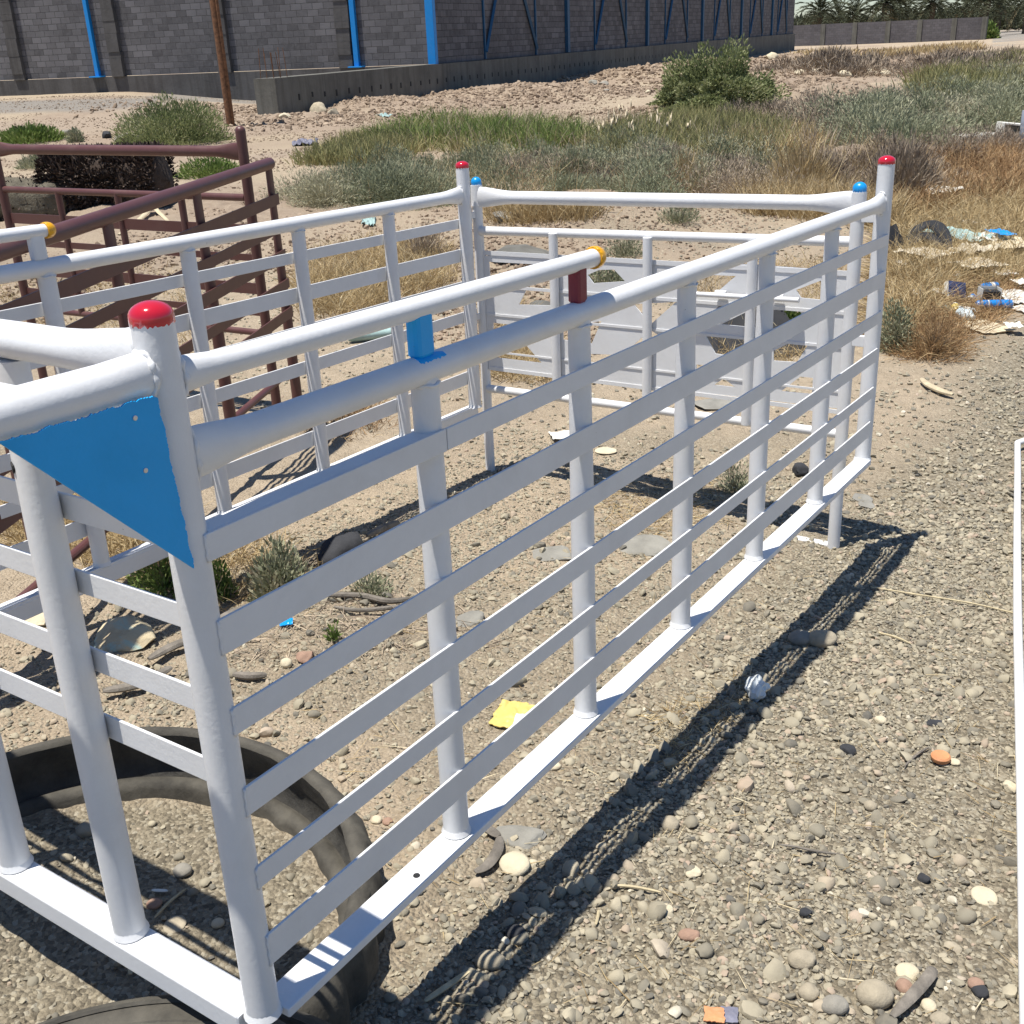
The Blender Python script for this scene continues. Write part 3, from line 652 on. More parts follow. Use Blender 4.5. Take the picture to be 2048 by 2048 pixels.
# clods on the mounds and strips of turned soil
def mound_pts(i, n, k=1.15):
    mD, mr, sD, sr, h = MOUNDS[i]; D = mD+sD*k*rng.normal(size=n)*.75; r = mr+sr*k*rng.normal(size=n)*.75
    x = CAM[0]+FWD[0]*D+RGT[0]*r; y = CAM[1]+FWD[1]*D+RGT[1]*r; return np.stack([x, y, G(x, y)], -1)
CLOD = tinted('soil_clod', [(0, (.15, .108, .08)), (.5, (.29, .22, .16)), (1, (.45, .36, .27))], .97, extra=(7, .4, (.33, .25, .165)), bstr=.5)
for i, n, s0, s1, lab in ((0, 9000, .03, .20, 'pale rubble and clods heaped in the scrub on the right'), (1, 4200, .018, .07, 'dry clods on the low mound behind the tailgate'), (2, 5500, .04, .24, 'broken soil heaped along the concrete footing'), (3, 7000, .04, .26, 'brown spoil heap in front of the dark footing'),
                          (5, 5200, .015, .08, 'crumbly soil behind the maroon rack'), (6, 5000, .06, .36, 'spoil and rubble beside the building wall'), (7, 3500, .07, .36, 'rubble in the far field'), (8, 1800, .1, .5, 'rubble below the far wall'), (4, 3000, .04, .22, 'clods in front of the footing end')):
    P = mound_pts(i, n); pebbles('rubble', P, s0+(s1-s0)*rng.beta(1.1, 4.5, len(P)), lab, 1, True, (.5, .95), mat=CLOD)
n = 30000; D = 6+34*rng.random(n)**1.3; r = (-.46+.56*rng.random(n))*D; x = CAM[0]+FWD[0]*D+RGT[0]*r; y = CAM[1]+FWD[1]*D+RGT[1]*r
k = fbm(x*.6, y*.6, 83, 3) > -.06; P = np.stack([x, y, G(x, y)], -1)[k]
pebbles('rubble', P, .02+.07*rng.beta(1.1, 5, len(P)), 'scattered clods on the bare soil beyond the racks', 1, True, (.5, .9), mat=CLOD)
# ---------------------------------------------------------------- vegetation helpers
def atv(u, v):
    u = np.asarray(u, float); v = np.asarray(v, float)
    d = np.stack([(u-1024)/F, (v-1024)/F, np.ones_like(u)], -1) @ RW
    d[:, 2] = np.minimum(d[:, 2], -.004)
    z = np.zeros_like(u)
    for _ in range(14):
        t = np.clip((z-CAM[2])/d[:, 2], .5, 260); p = CAM+d*t[:, None]; z = .5*z+.5*G(p[:, 0], p[:, 1])
    p[:, 2] = G(p[:, 0], p[:, 1]); return p
def inpoly(x, y, poly):
    c = np.zeros(len(x), bool); n = len(poly); j = n-1
    for i in range(n):
        xi, yi = poly[i]; xj, yj = poly[j]
        c ^= ((yi > y) != (yj > y)) & (x < (xj-xi)*(y-yi)/(yj-yi+1e-9)+xi); j = i
    return c
def zone(poly, n, even=.5):          # n ground points inside the patch of ground outlined by the given photo polygon
    a = np.array(poly, float); lo, hi = a.min(0), a.max(0)
    U = lo+(hi-lo)*rng.random((n*4, 2)); k = inpoly(U[:, 0], U[:, 1], poly); U = U[k][:n*2]
    P = atv(U[:, 0], U[:, 1]); D, r = dr(P[:, 0], P[:, 1])
    w = D**even; k = rng.random(len(P)) < w/np.max(w)*1.4; return P[k][:n]
def unit(v): return v/np.maximum(np.linalg.norm(v, axis=-1, keepdims=True), 1e-9)
def blade_arrays(P, Dv, L, Wd, bend):
    n = len(P); Dv = unit(Dv); side = unit(np.cross(Dv, unit(rng.normal(size=(n, 3)))))
    m = P+Dv*(L*.55)[:, None]; d2 = unit(Dv+bend[:, None]*np.stack([Dv[:, 0], Dv[:, 1], -np.ones(n)*.8], -1)); t = m+d2*(L*.45)[:, None]
    w = Wd[:, None]*side
    V = np.stack([P-w*.5, P+w*.5, m-w*.4, m+w*.4, t], 1)
    Fc = np.array([[0, 1, 2], [1, 3, 2], [2, 3, 4]])[None]+(np.arange(n)*5)[:, None, None]
    return V.reshape(-1, 3), Fc.reshape(-1, 3)
def leaf_arrays(P, Dv, L, Wd):
    n = len(P); Dv = unit(Dv); side = unit(np.cross(Dv, unit(rng.normal(size=(n, 3))))); w = Wd[:, None]*side*.5
    m = P+Dv*(L*.5)[:, None]; V = np.stack([P, m-w, P+Dv*L[:, None], m+w], 1)
    Fc = np.array([[0, 1, 2], [0, 2, 3]])[None]+(np.arange(n)*4)[:, None, None]
    return V.reshape(-1, 3), Fc.reshape(-1, 3)
GREY_S = [(0, (.12, .135, .08)), (.4, (.245, .262, .165)), (.7, (.335, .335, .22)), (1, (.46, .42, .29))]
BROWN_S = [(0, (.15, .115, .085)), (.5, (.31, .25, .19)), (1, (.48, .39, .28))]
GREEN_S = [(0, (.055, .085, .022)), (.4, (.125, .185, .045)), (.8, (.21, .275, .08)), (1, (.36, .37, .15))]
OLIVE_S = [(0, (.12, .125, .05)), (.5, (.26, .255, .11)), (1, (.46, .39, .2))]
GOLD_S = [(0, (.20, .135, .065)), (.4, (.41, .30, .15)), (.8, (.56, .45, .26)), (1, (.68, .60, .42))]
DRY_S = [(0, (.16, .09, .045)), (.5, (.33, .205, .10)), (1, (.50, .37, .2))]
M_GREY = tinted('grey_scrub_leaf', GREY_S, .9, .15); M_BROWN = tinted('brown_scrub_twig', BROWN_S, .95); M_GREEN = tinted('green_weed_leaf', GREEN_S, .8, .25)
M_BUSH = tinted('olive_bush_leaf', [(0, (.075, .092, .04)), (.4, (.185, .215, .09)), (.8, (.29, .315, .15)), (1, (.42, .41, .25))], .8, .3); M_OLIVE = tinted('olive_grass_blade', OLIVE_S, .85, .2); M_GOLD = tinted('golden_grass_blade', GOLD_S, .8, .15); M_DRY = tinted('rusty_dry_weed', DRY_S, .9)
STEM = simple('twig_bark', (.17, .135, .095), .95, .3, 20)
def grass(name, label, P, h, wid, mat, lean=.5, bend=.6, clump=1, spread=.05, tlo=0, thi=1, cat=None, stuff=True):
    P = np.repeat(P, clump, 0); n = len(P); ctint = np.repeat(rng.random(n//clump), clump)
    off = rng.normal(size=(n, 2))*spread; P = P.copy(); P[:, :2] += off; P[:, 2] = G(P[:, 0], P[:, 1])-.01
    Dv = np.stack([rng.normal(size=n)*lean+off[:, 0]/max(spread, 1e-3)*lean*.6, rng.normal(size=n)*lean+off[:, 1]/max(spread, 1e-3)*lean*.6, np.ones(n)], -1)
    L = (h[0]+(h[1]-h[0])*rng.random(n)); V, Fc = blade_arrays(P, Dv, L, wid*(.6+.8*rng.random(n)), bend*rng.random(n))
    t = np.clip(tlo+(thi-tlo)*(.55*ctint+.45*rng.random(n)), 0, 1)
    o = link(name, npmesh(name, V, Fc, mat, False, np.repeat(t, 5)))
    return tag(o, label, cat or name.replace('_', ' '), kind='stuff' if stuff else None)
def bush_arrays(c, rx, ry, rz, n, L, Wd, up=.5, shell=.45, lump=.35, ground=True):
    u = unit(rng.normal(size=(n, 3))); u[:, 2] = np.abs(u[:, 2])*1.0-.12
    rad = rng.random(n)**shell
    s = rng.random(3)*50
    q = 1+lump*2*fbm(u[:, 0]*2.6+s[0]+u[:, 2]*1.9, u[:, 1]*2.6+s[1]+u[:, 2]*1.1, int(s[2]), 3)
    P = np.stack([u[:, 0]*rx, u[:, 1]*ry, u[:, 2]*rz], -1)*(rad*q)[:, None]
    P[:, 2] = np.maximum(P[:, 2], .01)
    Dv = unit(u)+np.array([0, 0, up])+rng.normal(size=(n, 3))*.55
    V, Fc = leaf_arrays(P+c, Dv, L*(.6+.8*rng.random(n)), Wd*(.6+.8*rng.random(n)))
    return V, Fc, P
def many_bushes(name, label, C, R, H, n, L, Wd, mat, up=.6, shell=.5, tj=.22):
    Vs, Fs, Ts = [], [], []; k = 0
    for c, r, h in zip(C, R, H):
        m = int(n*(.6+.8*rng.random())); V, Fc, P = bush_arrays(np.array(c)-[0, 0, .02], r*(.8+.4*rng.random()), r*(.8+.4*rng.random()), h, m, L, Wd, up, shell)
        Vs.append(V); Fs.append(Fc+k); k += len(V); b = rng.random(); Ts.append(np.repeat(np.clip(b*(1-tj)+tj*rng.random(m), 0, 1), 4))
    o = link(name, npmesh(name, np.concatenate(Vs), np.concatenate(Fs), mat, False, np.concatenate(Ts)))
    return tag(o, label, name.replace('_', ' '), kind='stuff')
def stems(c, rx, ry, rz, n, r, rnd=.35):
    m = MB()
    for _ in range(n):
        a = random.random()*6.283; e = .25+.75*random.random(); p = [np.array(c)+[random.gauss(0, .06*rx), random.gauss(0, .06*ry), -.03]]
        tgt = np.array(c)+[rx*e*math.cos(a), ry*e*math.sin(a), rz*(.45+.5*random.random())]
        for t in (.35, .7, 1): p.append(p[0]+(tgt-p[0])*t+np.array([random.gauss(0, .05*rx), random.gauss(0, .05*ry), (.12*rz if t < 1 else 0)]))
        m.tube(p, [r, r*.75, r*.5, r*.2], 6)
    return m
def bush(name, label, cat, u, v, wpx, hpx, mat, leafs=5000, L=.07, Wd=.02, D=None, up=.5, shell=.45, nst=12, sr=.012, tj=.55, group=None, lump=.35, deep=1.0):
    p = at(u, v) if D is None else atD(u, v, D)
    if D is not None: p[2] = g1(p[0], p[1])
    s = mpp(p); rx = wpx*s*.5; rz = hpx*s*1.02; ry = rx*deep
    t = thing(name, label, cat, p, group)
    V, Fc, P = bush_arrays(np.zeros(3), 1, 1, rz, leafs, L, Wd, up, shell, lump)
    a0 = np.array([RGT[0], RGT[1]]); b0 = FWD
    X = V[:, 0]*rx; Y = V[:, 1]*ry
    # leaf offsets keep their own size: rebuild with the true radii instead of scaling leaves
    V, Fc, P = bush_arrays(np.zeros(3), rx, ry, rz, leafs, L, Wd, up, shell, lump)
    tint = np.clip(.5*vnoise(P[:, 0]*5/max(rx, .1)*.6+9, P[:, 2]*5/max(rz, .1)*.6, 4)+.15+tj*(rng.random(len(P))-.3), 0, 1)
    link('foliage', npmesh('foliage', V, Fc, mat, False, np.repeat(tint, 4)), t)
    stems((0, 0, 0), rx*.8, ry*.8, rz*.85, nst, sr).build('stems', STEM, t, True)
    return t
# ---------------------------------------------------------------- scrub, weeds and dry grass (masses)
def rnd(a, b, n): return a+(b-a)*rng.random(n)
P = zone([(585, 425), (640, 365), (760, 345), (1000, 330), (1250, 318), (1500, 330), (1560, 350), (1500, 398), (1300, 408), (1000, 400), (780, 415), (650, 440)], 82)
many_bushes('grey_scrub', 'grey-green desert scrub in a thick band behind the white rack', P, rnd(.2, .75, len(P)), rnd(.18, .56, len(P)), 3000, .052, .0075, M_GREY, .35)
P = zone([(1000, 345), (1250, 330), (1560, 345), (1860, 300), (2048, 270), (2048, 310), (1880, 350), (1830, 395), (1700, 410), (1480, 405), (1100, 392)], 48)
many_bushes('brown_scrub', 'brown and purplish dried scrub mixed into the grey scrub', P, rnd(.2, .7, len(P)), rnd(.18, .52, len(P)), 2600, .062, .0065, M_BROWN, .6)
P = zone([(1640, 260), (1760, 225), (1880, 190), (2048, 165), (2048, 262), (1930, 275), (1850, 300), (1700, 310)], 70)
many_bushes('grey_scrub', 'grey-green scrub on the right, beyond the pale rubble heap', P, rnd(.3, 1.1, len(P)), rnd(.25, .75, len(P)), 2200, .075, .013, M_GREY, .35)
P = zone([(1440, 250), (1560, 280), (1800, 250), (1880, 200), (2040, 150), (1960, 130), (1800, 150), (1900, 180)], 60)
many_bushes('brown_scrub', 'dry brown scrub around the pale rubble heap', P, rnd(.3, .8, len(P)), rnd(.25, .55, len(P)), 1600, .08, .011, M_BROWN, .6)
P = zone([(1500, 140), (1700, 120), (2048, 110), (2048, 160), (1800, 150), (1600, 160)], 70)
many_bushes('brown_scrub', 'low dry scrub dotting the far field', P, rnd(.5, 1.3, len(P)), rnd(.25, .6, len(P)), 400, .2, .03, M_BROWN, .8)
P = zone([(720, 300), (800, 262), (900, 245), (1150, 262), (1190, 300), (950, 312)], 900, 1)
P = P[fbm(P[:, 0]*.7, P[:, 1]*.7, 121, 3) > -.10]
Q = zone([(720, 300), (800, 262), (900, 245), (1150, 262), (1190, 300), (950, 312)], 420, 1)
grass('olive_grass', 'yellowing grass mixed into the fresh green patch', Q, (.16, .5), .012, M_OLIVE, .45, .8, 9, .08)
grass('green_grass', 'fresh green grass patch in front of the brown spoil heap', P, (.14, .56), .014, M_GREEN, .4, .8, 9, .07)
P = zone([(600, 330), (700, 285), (800, 270), (830, 310), (720, 335)], 900, 1)
grass('olive_grass', 'olive half dried grass left of the green patch', P, (.15, .38), .016, M_OLIVE, .3, .6, 6, .10)
P = zone([(1150, 310), (1230, 265), (1400, 240), (1500, 250), (1580, 280), (1560, 330), (1300, 335)], 1900, 1)
grass('olive_grass', 'olive and straw grass below the big round bush', P, (.18, .48), .016, M_OLIVE, .3, .6, 7, .10)
P = zone([(1440, 300), (1600, 270), (1640, 300), (1560, 330), (1450, 325)], 500, 1)
grass('golden_grass', 'golden grass beside the foot of the pale rubble heap', P, (.18, .42), .016, M_GOLD, .3, .6, 7, .10)
P = zone([(1840, 160), (2048, 110), (2048, 190), (1900, 215), (1850, 200)], 1500, 1)
grass('olive_grass', 'olive grass at the far right of the field', P, (.25, .6), .03, M_OLIVE, .3, .6, 6, .2)
P = zone([(1590, 108), (1700, 110), (1960, 88), (1960, 100), (1800, 118), (1600, 125)], 700, 1)
grass('golden_grass', 'straw coloured grass below the far block wall', P, (.2, .5), .06, M_GOLD, .3, .5, 5, .3)
P = zone([(1470, 405), (1620, 400), (1780, 425), (1795, 462), (1640, 440), (1500, 430)], 420)
grass('golden_grass', 'tall golden grass fringing the scrub behind the tailgate', P, (.16, .42), .006, M_GOLD, .45, .9, 14, .07)
P = zone([(1785, 440), (1900, 395), (2048, 370), (2048, 560), (1990, 570), (1900, 570), (1800, 690), (1775, 600)], 2600)
grass('golden_grass', 'flattened golden grass right of the white rack', P, (.08, .30), .0045, M_GOLD, 1.25, .9, 16, .07)
P = zone([(1780, 560), (1990, 540), (2048, 560), (1990, 640), (1905, 690), (1850, 725), (1775, 705)], 900)
grass('dry_weeds', 'rusty brown dry weeds around the litter', P, (.05, .20), .0035, M_DRY, 1.1, .9, 12, .05)
P = zone([(1800, 330), (2048, 290), (2048, 400), (1900, 420), (1800, 440)], 800)
grass('dry_weeds', 'brown dry weeds at the edge of the scrub on the right', P, (.12, .35), .006, M_DRY, .6, .8, 12, .10)
P = zone([(600, 520), (760, 480), (890, 500), (905, 570), (800, 610), (640, 640), (595, 600)], 650)
grass('golden_grass', 'golden dry grass behind the left side of the white rack', P, (.08, .26), .004, M_GOLD, .6, .8, 14, .05)
P = zone([(970, 425), (1190, 420), (1180, 442), (1000, 450)], 260)
grass('golden_grass', 'strip of golden grass on the low mound behind the tailgate', P, (.10, .26), .006, M_GOLD, .4, .6, 10, .06)
P = zone([(970, 560), (1110, 690), (1120, 765), (990, 760)], 260)
grass('golden_grass', 'dry grass behind the bottom of the tailgate', P, (.06, .20), .0035, M_GOLD, .8, .9, 12, .05)
P = zone([(1380, 540), (1680, 520), (1690, 700), (1560, 760), (1400, 740)], 330)
grass('golden_grass', 'dry grass seen through the right half of the tailgate', P, (.06, .22), .0035, M_GOLD, .8, .9, 12, .05)
P = zone([(-60, 560), (330, 520), (420, 620), (420, 700), (100, 720), (-60, 700)], 260)
grass('golden_grass', 'thin dry grass under the maroon rack', P, (.05, .18), .0035, M_GOLD, .9, .9, 12, .06)
P = zone([(-20, 1000), (60, 960), (330, 1040), (420, 1120), (300, 1160), (-20, 1080)], 420)
grass('golden_grass', 'matted straw and grass beside the maroon rack foot', P, (.04, .16), .003, M_GOLD, 1.1, .9, 14, .04)
P = zone([(430, 1080), (560, 1080), (640, 1170), (560, 1200), (440, 1220)], 110)
grass('golden_grass', 'dry tufts around the spiky weed inside the rack', P, (.03, .13), .0025, M_GOLD, .9, .9, 12, .03)
P = zone([(620, 820), (760, 790), (780, 850), (640, 900)], 100)
grass('dry_weeds', 'brown weeds along the left bottom rail', P, (.04, .13), .003, M_DRY, .8, .9, 12, .03)
P = zone([(600, 420), (760, 330), (1250, 318), (1560, 340), (1860, 300), (1830, 395), (1480, 405), (780, 415)], 420, 1)
grass('golden_grass', 'dead straw stems standing up through the grey scrub', P, (.25, .6), .006, M_GOLD, .35, .5, 5, .10)
P = zone([(700, 300), (900, 245), (1200, 262), (1560, 285), (2040, 170), (2040, 250), (1560, 330)], 380, 1)
grass('dry_weeds', 'dead brown stalks standing among the green and grey plants', P, (.25, .6), .010, M_BROWN, .35, .5, 6, .14)
# loose straw and twigs lying on the ground
def litter_straw(poly, n, L, w, mat, label):
    P = zone(poly, n); n = len(P); a = rng.random(n)*6.283; Dv = np.stack([np.cos(a), np.sin(a), .10*rng.normal(size=n)], -1)
    P[:, 2] = gz(P[:, 0], P[:, 1])+.008; V, Fc = blade_arrays(P, Dv, rnd(L[0], L[1], n), rnd(w*.6, w*1.3, n), .12*rng.random(n))
    tag(link('loose_straw', npmesh('loose_straw', V, Fc, mat, False, np.repeat(rng.random(n), 5))), label, 'straw', kind='stuff')
litter_straw([(1150, 990), (1420, 940), (1460, 1050), (1250, 1090)], 900, (.03, .10), .0022, M_GOLD, 'loose straw in the middle of the rack floor')
litter_straw([(700, 900), (1700, 850), (2040, 1000), (2040, 2040), (900, 2040), (500, 1300)], 900, (.02, .09), .0016, M_GOLD, 'loose bits of straw over the gravel')
litter_straw([(440, 1180), (900, 1180), (1000, 1300), (450, 1330)], 700, (.02, .12), .0024, M_BROWN, 'twigs and dead stems on the rack floor')
litter_straw([(1290, 1440), (1480, 1340), (1520, 1400), (1330, 1560)], 420, (.02, .08), .0016, M_GOLD, 'straw caught in the shadow beside the rack')

# ---------------------------------------------------------------- single plants
bush('round_bush', 'big round dark green bush in front of the long building', 'bush', 1432, 214, 200, 92, M_BUSH, 34000, .085, .030, None, .25, .42, 26, .02, .6, None, 1.0)
bush('round_bush', 'lower green bush against the left foot of the big round bush', 'bush', 1368, 205, 95, 50, M_BUSH, 12000, .085, .030, None, .25, .45, 12, .015, .6, None, .8)
bush('leafy_bush', 'bright green leafy bush left of the foot of the rusty pole', 'bush', 345, 286, 225, 88, M_BUSH, 16000, .085, .018, None, .9, .6, 20, .012)
bush('leafy_bush', 'low green plant at the left edge above the maroon top rail', 'bush', 62, 284, 135, 30, M_GREEN, 3200, .10, .028, None, .8, .5, 10, .01)
bush('weed', 'small grey-green weed between the low green plant and the stones', 'weed', 152, 284, 30, 26, M_GREY, 700, .09, .018, None, .8, .5, 6, .008)
bush('weed', 'low green weed patch behind the maroon corner post', 'weed', 425, 352, 150, 34, M_GREEN, 2600, .07, .018, None, .8, .5, 10, .006)
bush('weed', 'grey-green weed behind the maroon rails, left of the dark log', 'weed', 78, 336, 95, 28, M_GREY, 1500, .08, .014, None, .9, .5, 8, .006)
bush('dry_bush', 'brown dead bush in front of the building end', 'bush', 1655, 142, 120, 34, M_BROWN, 2600, .3, .03, None, .8, .5, 16, .02)
bush('dry_bush', 'dark purple-grey dead bush right behind the red capped far corner post', 'bush', 1800, 398, 150, 120, M_BROWN, 8000, .11, .008, None, 1.3, .6, 40, .005)
bush('straw_clump', 'tall pale straw clump behind the right half of the tailgate rail', 'grass clump', 1600, 392, 110, 72, M_GOLD, 1600, .26, .006, None, 1.6, .6, 10, .003)
bush('straw_clump', 'pale straw clump left of the tall one, in front of the scrub', 'grass clump', 1375, 392, 60, 62, M_GOLD, 800, .24, .006, None, 1.7, .6, 8, .003)
bush('weed', 'grey-green weed growing at the foot of the red capped far corner post', 'weed', 1790, 700, 78, 108, M_GREY, 3600, .022, .0065, None, .6, .55, 22, .0022)
bush('dry_bush', 'rust brown tumbleweed beside the cardboard piece', 'bush', 1868, 712, 130, 100, M_DRY, 3600, .05, .0022, None, .5, .6, 60, .0016)
bush('weed', 'spiky dark green weed inside the rack near its front end', 'weed', 560, 1192, 118, 120, M_GREY, 1900, .024, .0085, None, 1.2, .6, 26, .0022, .7)
bush('weed', 'small green weed hugging the near corner post inside the rack', 'weed', 442, 1196, 62, 105, M_GREEN, 600, .020, .008, None, 1.0, .6, 12, .002)
bush('weed', 'low leafy weed in the shade under the front slats', 'weed', 330, 1180, 150, 110, M_GREEN, 1500, .022, .007, None, .8, .6, 24, .002)
bush('weed', 'wispy grey weed behind the third upright of the rack', 'weed', 1468, 985, 66, 80, M_GREY, 700, .018, .005, None, 1.0, .6, 16, .0015)
bush('weed', 'thin grey shrub on the low mound under the tailgate top rail', 'weed', 1358, 445, 80, 40, M_GREY, 900, .05, .008, None, 1.0, .6, 12, .003)
bush('weed', 'grey weed right of the concrete slab behind the tailgate', 'weed', 1250, 512, 85, 50, M_GREY, 1500, .03, .006, None, 1.0, .6, 14, .0025)
bush('weed', 'green-grey weed filling the upper middle opening of the tailgate', 'weed', 1215, 585, 105, 62, M_GREY, 2600, .028, .009, None, .7, .5, 16, .002)
bush('weed', 'dark green weed behind the right opening of the tailgate', 'weed', 1580, 668, 80, 62, M_GREEN, 1900, .03, .012, None, .6, .5, 12, .002)
bush('weed', 'grey dead weed behind the left side panel of the white rack', 'weed', 850, 520, 95, 78, M_BROWN, 2200, .05, .004, None, 1.3, .6, 24, .002)
bush('weed', 'tiny green sprout on the rack floor beside the first upright', 'weed', 668, 1285, 26, 44, M_GREEN, 90, .02, .006, None, 1.2, .6, 4, .0012)
bush('weed', 'sparse grey weed left of the first upright, low in the rack', 'weed', 745, 1190, 90, 42, M_GREY, 500, .018, .005, None, 1.0, .6, 10, .0013)
# white seed heads
fl = zone([(1160, 270), (1260, 245), (1400, 262), (1390, 305), (1180, 300)], 32, 1)
V = []; Fc = []
for p in fl:
    n = len(V); r = .010+.012*random.random(); V += [tuple(np.array([p[0], p[1], p[2]+.22+.22*random.random()])+IV1[i]*r) for i in range(len(IV1))]; Fc += [tuple(f+n) for f in IF1]
tag(link('seed_heads', mesh('seed_heads', V, Fc, simple('seed_fluff', (.50, .43, .31), .95, .1, 20), True)), 'pale fluffy seed heads on the dry weeds in the scrub', 'flowers', kind='stuff')

# ---------------------------------------------------------------- building, footing, far wall, pole, palms
def plan(u, D): k = (u-1024)/F; p = ray(u, 90.0); h = p[0]*FWD[0]+p[1]*FWD[1]; return CAM[:2]+p[:2]*(D/h)
C0 = plan(868, 38.0); CL = plan(-300, 46.0); CR = plan(1585, 100.0)
def hit(u, v, a, b):                # photo column u crossing the plan line a-b -> distance along it from a
    d = ray(u, v)[:2]; e = (b-a)/np.linalg.norm(b-a); M = np.array([[d[0], -e[0]], [d[1], -e[1]]]); s = np.linalg.solve(M, a-CAM[:2]); return s[1]
bld = thing('warehouse', 'long windowless grey concrete block warehouse with blue steel columns', 'building', (C0[0], C0[1], 0))
def wall_frame(a, b):
    e = (b-a)/np.linalg.norm(b-a); n = np.array([e[1], -e[0]])
    if n @ (CAM[:2]-a) < 0: n = -n
    return e, n, np.linalg.norm(b-a)
def part(m, name, mat, par, a, e, n, smooth=False):
    # mesh given in wall coordinates (x along, y outwards, z up)
    sgn = 1 if (e[0]*n[1]-e[1]*n[0]) > 0 else -1
    o = m.build(name, mat, None, smooth)
    M4 = Matrix([[e[0], n[0], 0, a[0]-C0[0]], [e[1], n[1], 0, a[1]-C0[1]], [0, 0, 1, 0], [0, 0, 0, 1]])
    o.parent = par; o.matrix_parent_inverse = Matrix(); o.matrix_basis = M4
    return o
TOP = 7.0; ZF = 1.0
e1, n1, L1 = wall_frame(C0, CL); e2, n2, L2 = wall_frame(C0, CR)
part(MB().box((.02, -.3, ZF), (L1, 0, TOP)), 'front_wall', BLOCK, bld, C0, e1, n1)
part(MB().box((0, -.35, -.6), (L1, .10, ZF-.02)), 'plinth', CONC_D, bld, C0, e1, n1)
part(MB().box((.02, -.3, ZF), (L2, 0, TOP)), 'side_wall', BLOCK, bld, C0, e2, n2)
for u in (32, 232, 448, 692):
    x = hit(u, 100, C0, CL); m = MB(); z = ZF-.02
    while z < TOP:
        h = .2*random.choice((1, 2, 2, 3)); m.box((x-.24-.03*random.random(), -.02, z), (x+.22+.03*random.random(), .15+.03*random.random(), min(TOP, z+h-.004))); z += h
    part(m, 'pilaster', CONC_D, bld, C0, e1, n1)
for u, w in ((194, .075), (716, .085)):
    x = hit(u, 120, C0, CL); part(MB().bbox((x-w, .0, ZF-.03), (x+w, .15, TOP), .01), 'steel_column', COLBLUE, bld, C0, e1, n1)
    part(MB().bbox((x-.25, .0, ZF-.02), (x+.25, .30, ZF+.02), .005), 'base_plate', COLBLUE, bld, C0, e1, n1)
part(MB().bbox((-.08, -.10, ZF-.02), (.19, .13, TOP), .012), 'corner_column', COLBLUE, bld, C0, e1, n1)
cols = [1132, 1292, 1402, 1480, 1541]; xs = [hit(u, 70, C0, CR) for u in cols]
for x in xs: part(MB().bbox((x-.13, 0, ZF+.01), (x+.13, .14, TOP), .01), 'steel_column', BRACE, bld, C0, e2, n2)
for (ul, ur, apex) in ((967, 1070, 1018), (1188, 1251, 1221), (1329, 1373, 1352), (1427, 1458, 1444), (1498, 1523, 1512), (1553, 1571, 1563)):
    xl, xr, xa = (hit(u, 70, C0, CR) for u in (ul, ur, apex))
    za = ZF+4.1
    for xq in (xl, xr):
        part(MB().bbox((xq-.045, 0, ZF+.02), (xq+.045, .07, TOP), .006), 'steel_stud', BRACE, bld, C0, e2, n2)
        d = np.array([xa-xq, za-ZF-.25]); d /= np.linalg.norm(d); m = MB(); q0 = (xq, .075, ZF+.25); q1 = (xa, .075, za)
        m.tube([q0, q1], .065, 4, up=(0, 1, 0)); part(m, 'brace', BRACE, bld, C0, e2, n2)
# concrete footing carrying the side wall and running on beyond the corner
FA = C0-e2*10.6
ft = thing('concrete_footing', 'long raw concrete footing wall with slots, running past the building corner', 'footing wall', (FA[0], FA[1], g1(FA[0], FA[1])))
def fpart(m, name, mat, smooth=False):
    o = m.build(name, mat, None, smooth); o.parent = ft; o.matrix_parent_inverse = Matrix()
    o.matrix_basis = Matrix([[e2[0], n2[0], 0, 0], [e2[1], n2[1], 0, 0], [0, 0, 1, -g1(FA[0], FA[1])], [0, 0, 0, 1]]); return o
LF = 10.6+L2+.1
x0 = hit(537, 160, FA, CR)
m = MB(); seg = [x0]
while seg[-1] < LF-3: seg.append(seg[-1]+2.2+2*random.random())
seg.append(LF)
for i in range(len(seg)-1): m.box((seg[i]+.002, -.42-.01*random.random(), -.9), (seg[i+1]-.002, .16+.012*random.random(), ZF+(-.012+.012*random.random())))
fpart(m, 'footing_body', CONC)
for i in range(90):
    x = x0+1.0+i*.62+.1*random.random(); z = ZF-.42-.03*random.random(); fpart(MB().box((x, .150, z-.12-.05*random.random()), (x+.07, .1745, z)), 'shutter_slot', BLACKP)
m = MB().box((x0-.02, -.44, -.9), (x0+.55, .20, ZF-.01)); fpart(m, 'end_pier', CONC)
rb = MB()
for i in range(9):
    x = x0+.08+.30*(i % 3)+.03*random.random(); y = -.3+.2*(i//3); rb.tube([(x, y, ZF-.05), (x+random.gauss(0, .02), y+random.gauss(0, .02), ZF+.55+.15*random.random())], .009, 6)
fpart(rb, 'rebar', RUST, True)
# far block wall
WA = plan(1470, 121.0); WB = plan(1967, 106.0); e3, n3, L3 = wall_frame(WA, WB)
fw = thing('boundary_wall', 'distant low grey block wall with pilasters in front of the palms', 'wall', (WA[0], WA[1], 0))
def wpart(m, name, mat):
    o = m.build(name, mat, None, False); o.parent = fw; o.matrix_parent_inverse = Matrix()
    o.matrix_basis = Matrix([[e3[0], n3[0], 0, 0], [e3[1], n3[1], 0, 0], [0, 0, 1, 0], [0, 0, 0, 1]]); return o
wpart(MB().box((0, -.1, -.6), (L3, .1, 1.62)), 'wall_body', BLOCK_F)
for u in (1646, 1709, 1775, 1838, 1906, 1966):
    x = hit(u, 80, WA, WB); wpart(MB().box((x-.22, -.14, -.6), (x+.22, .20, 1.64)), 'pilaster', CONC)
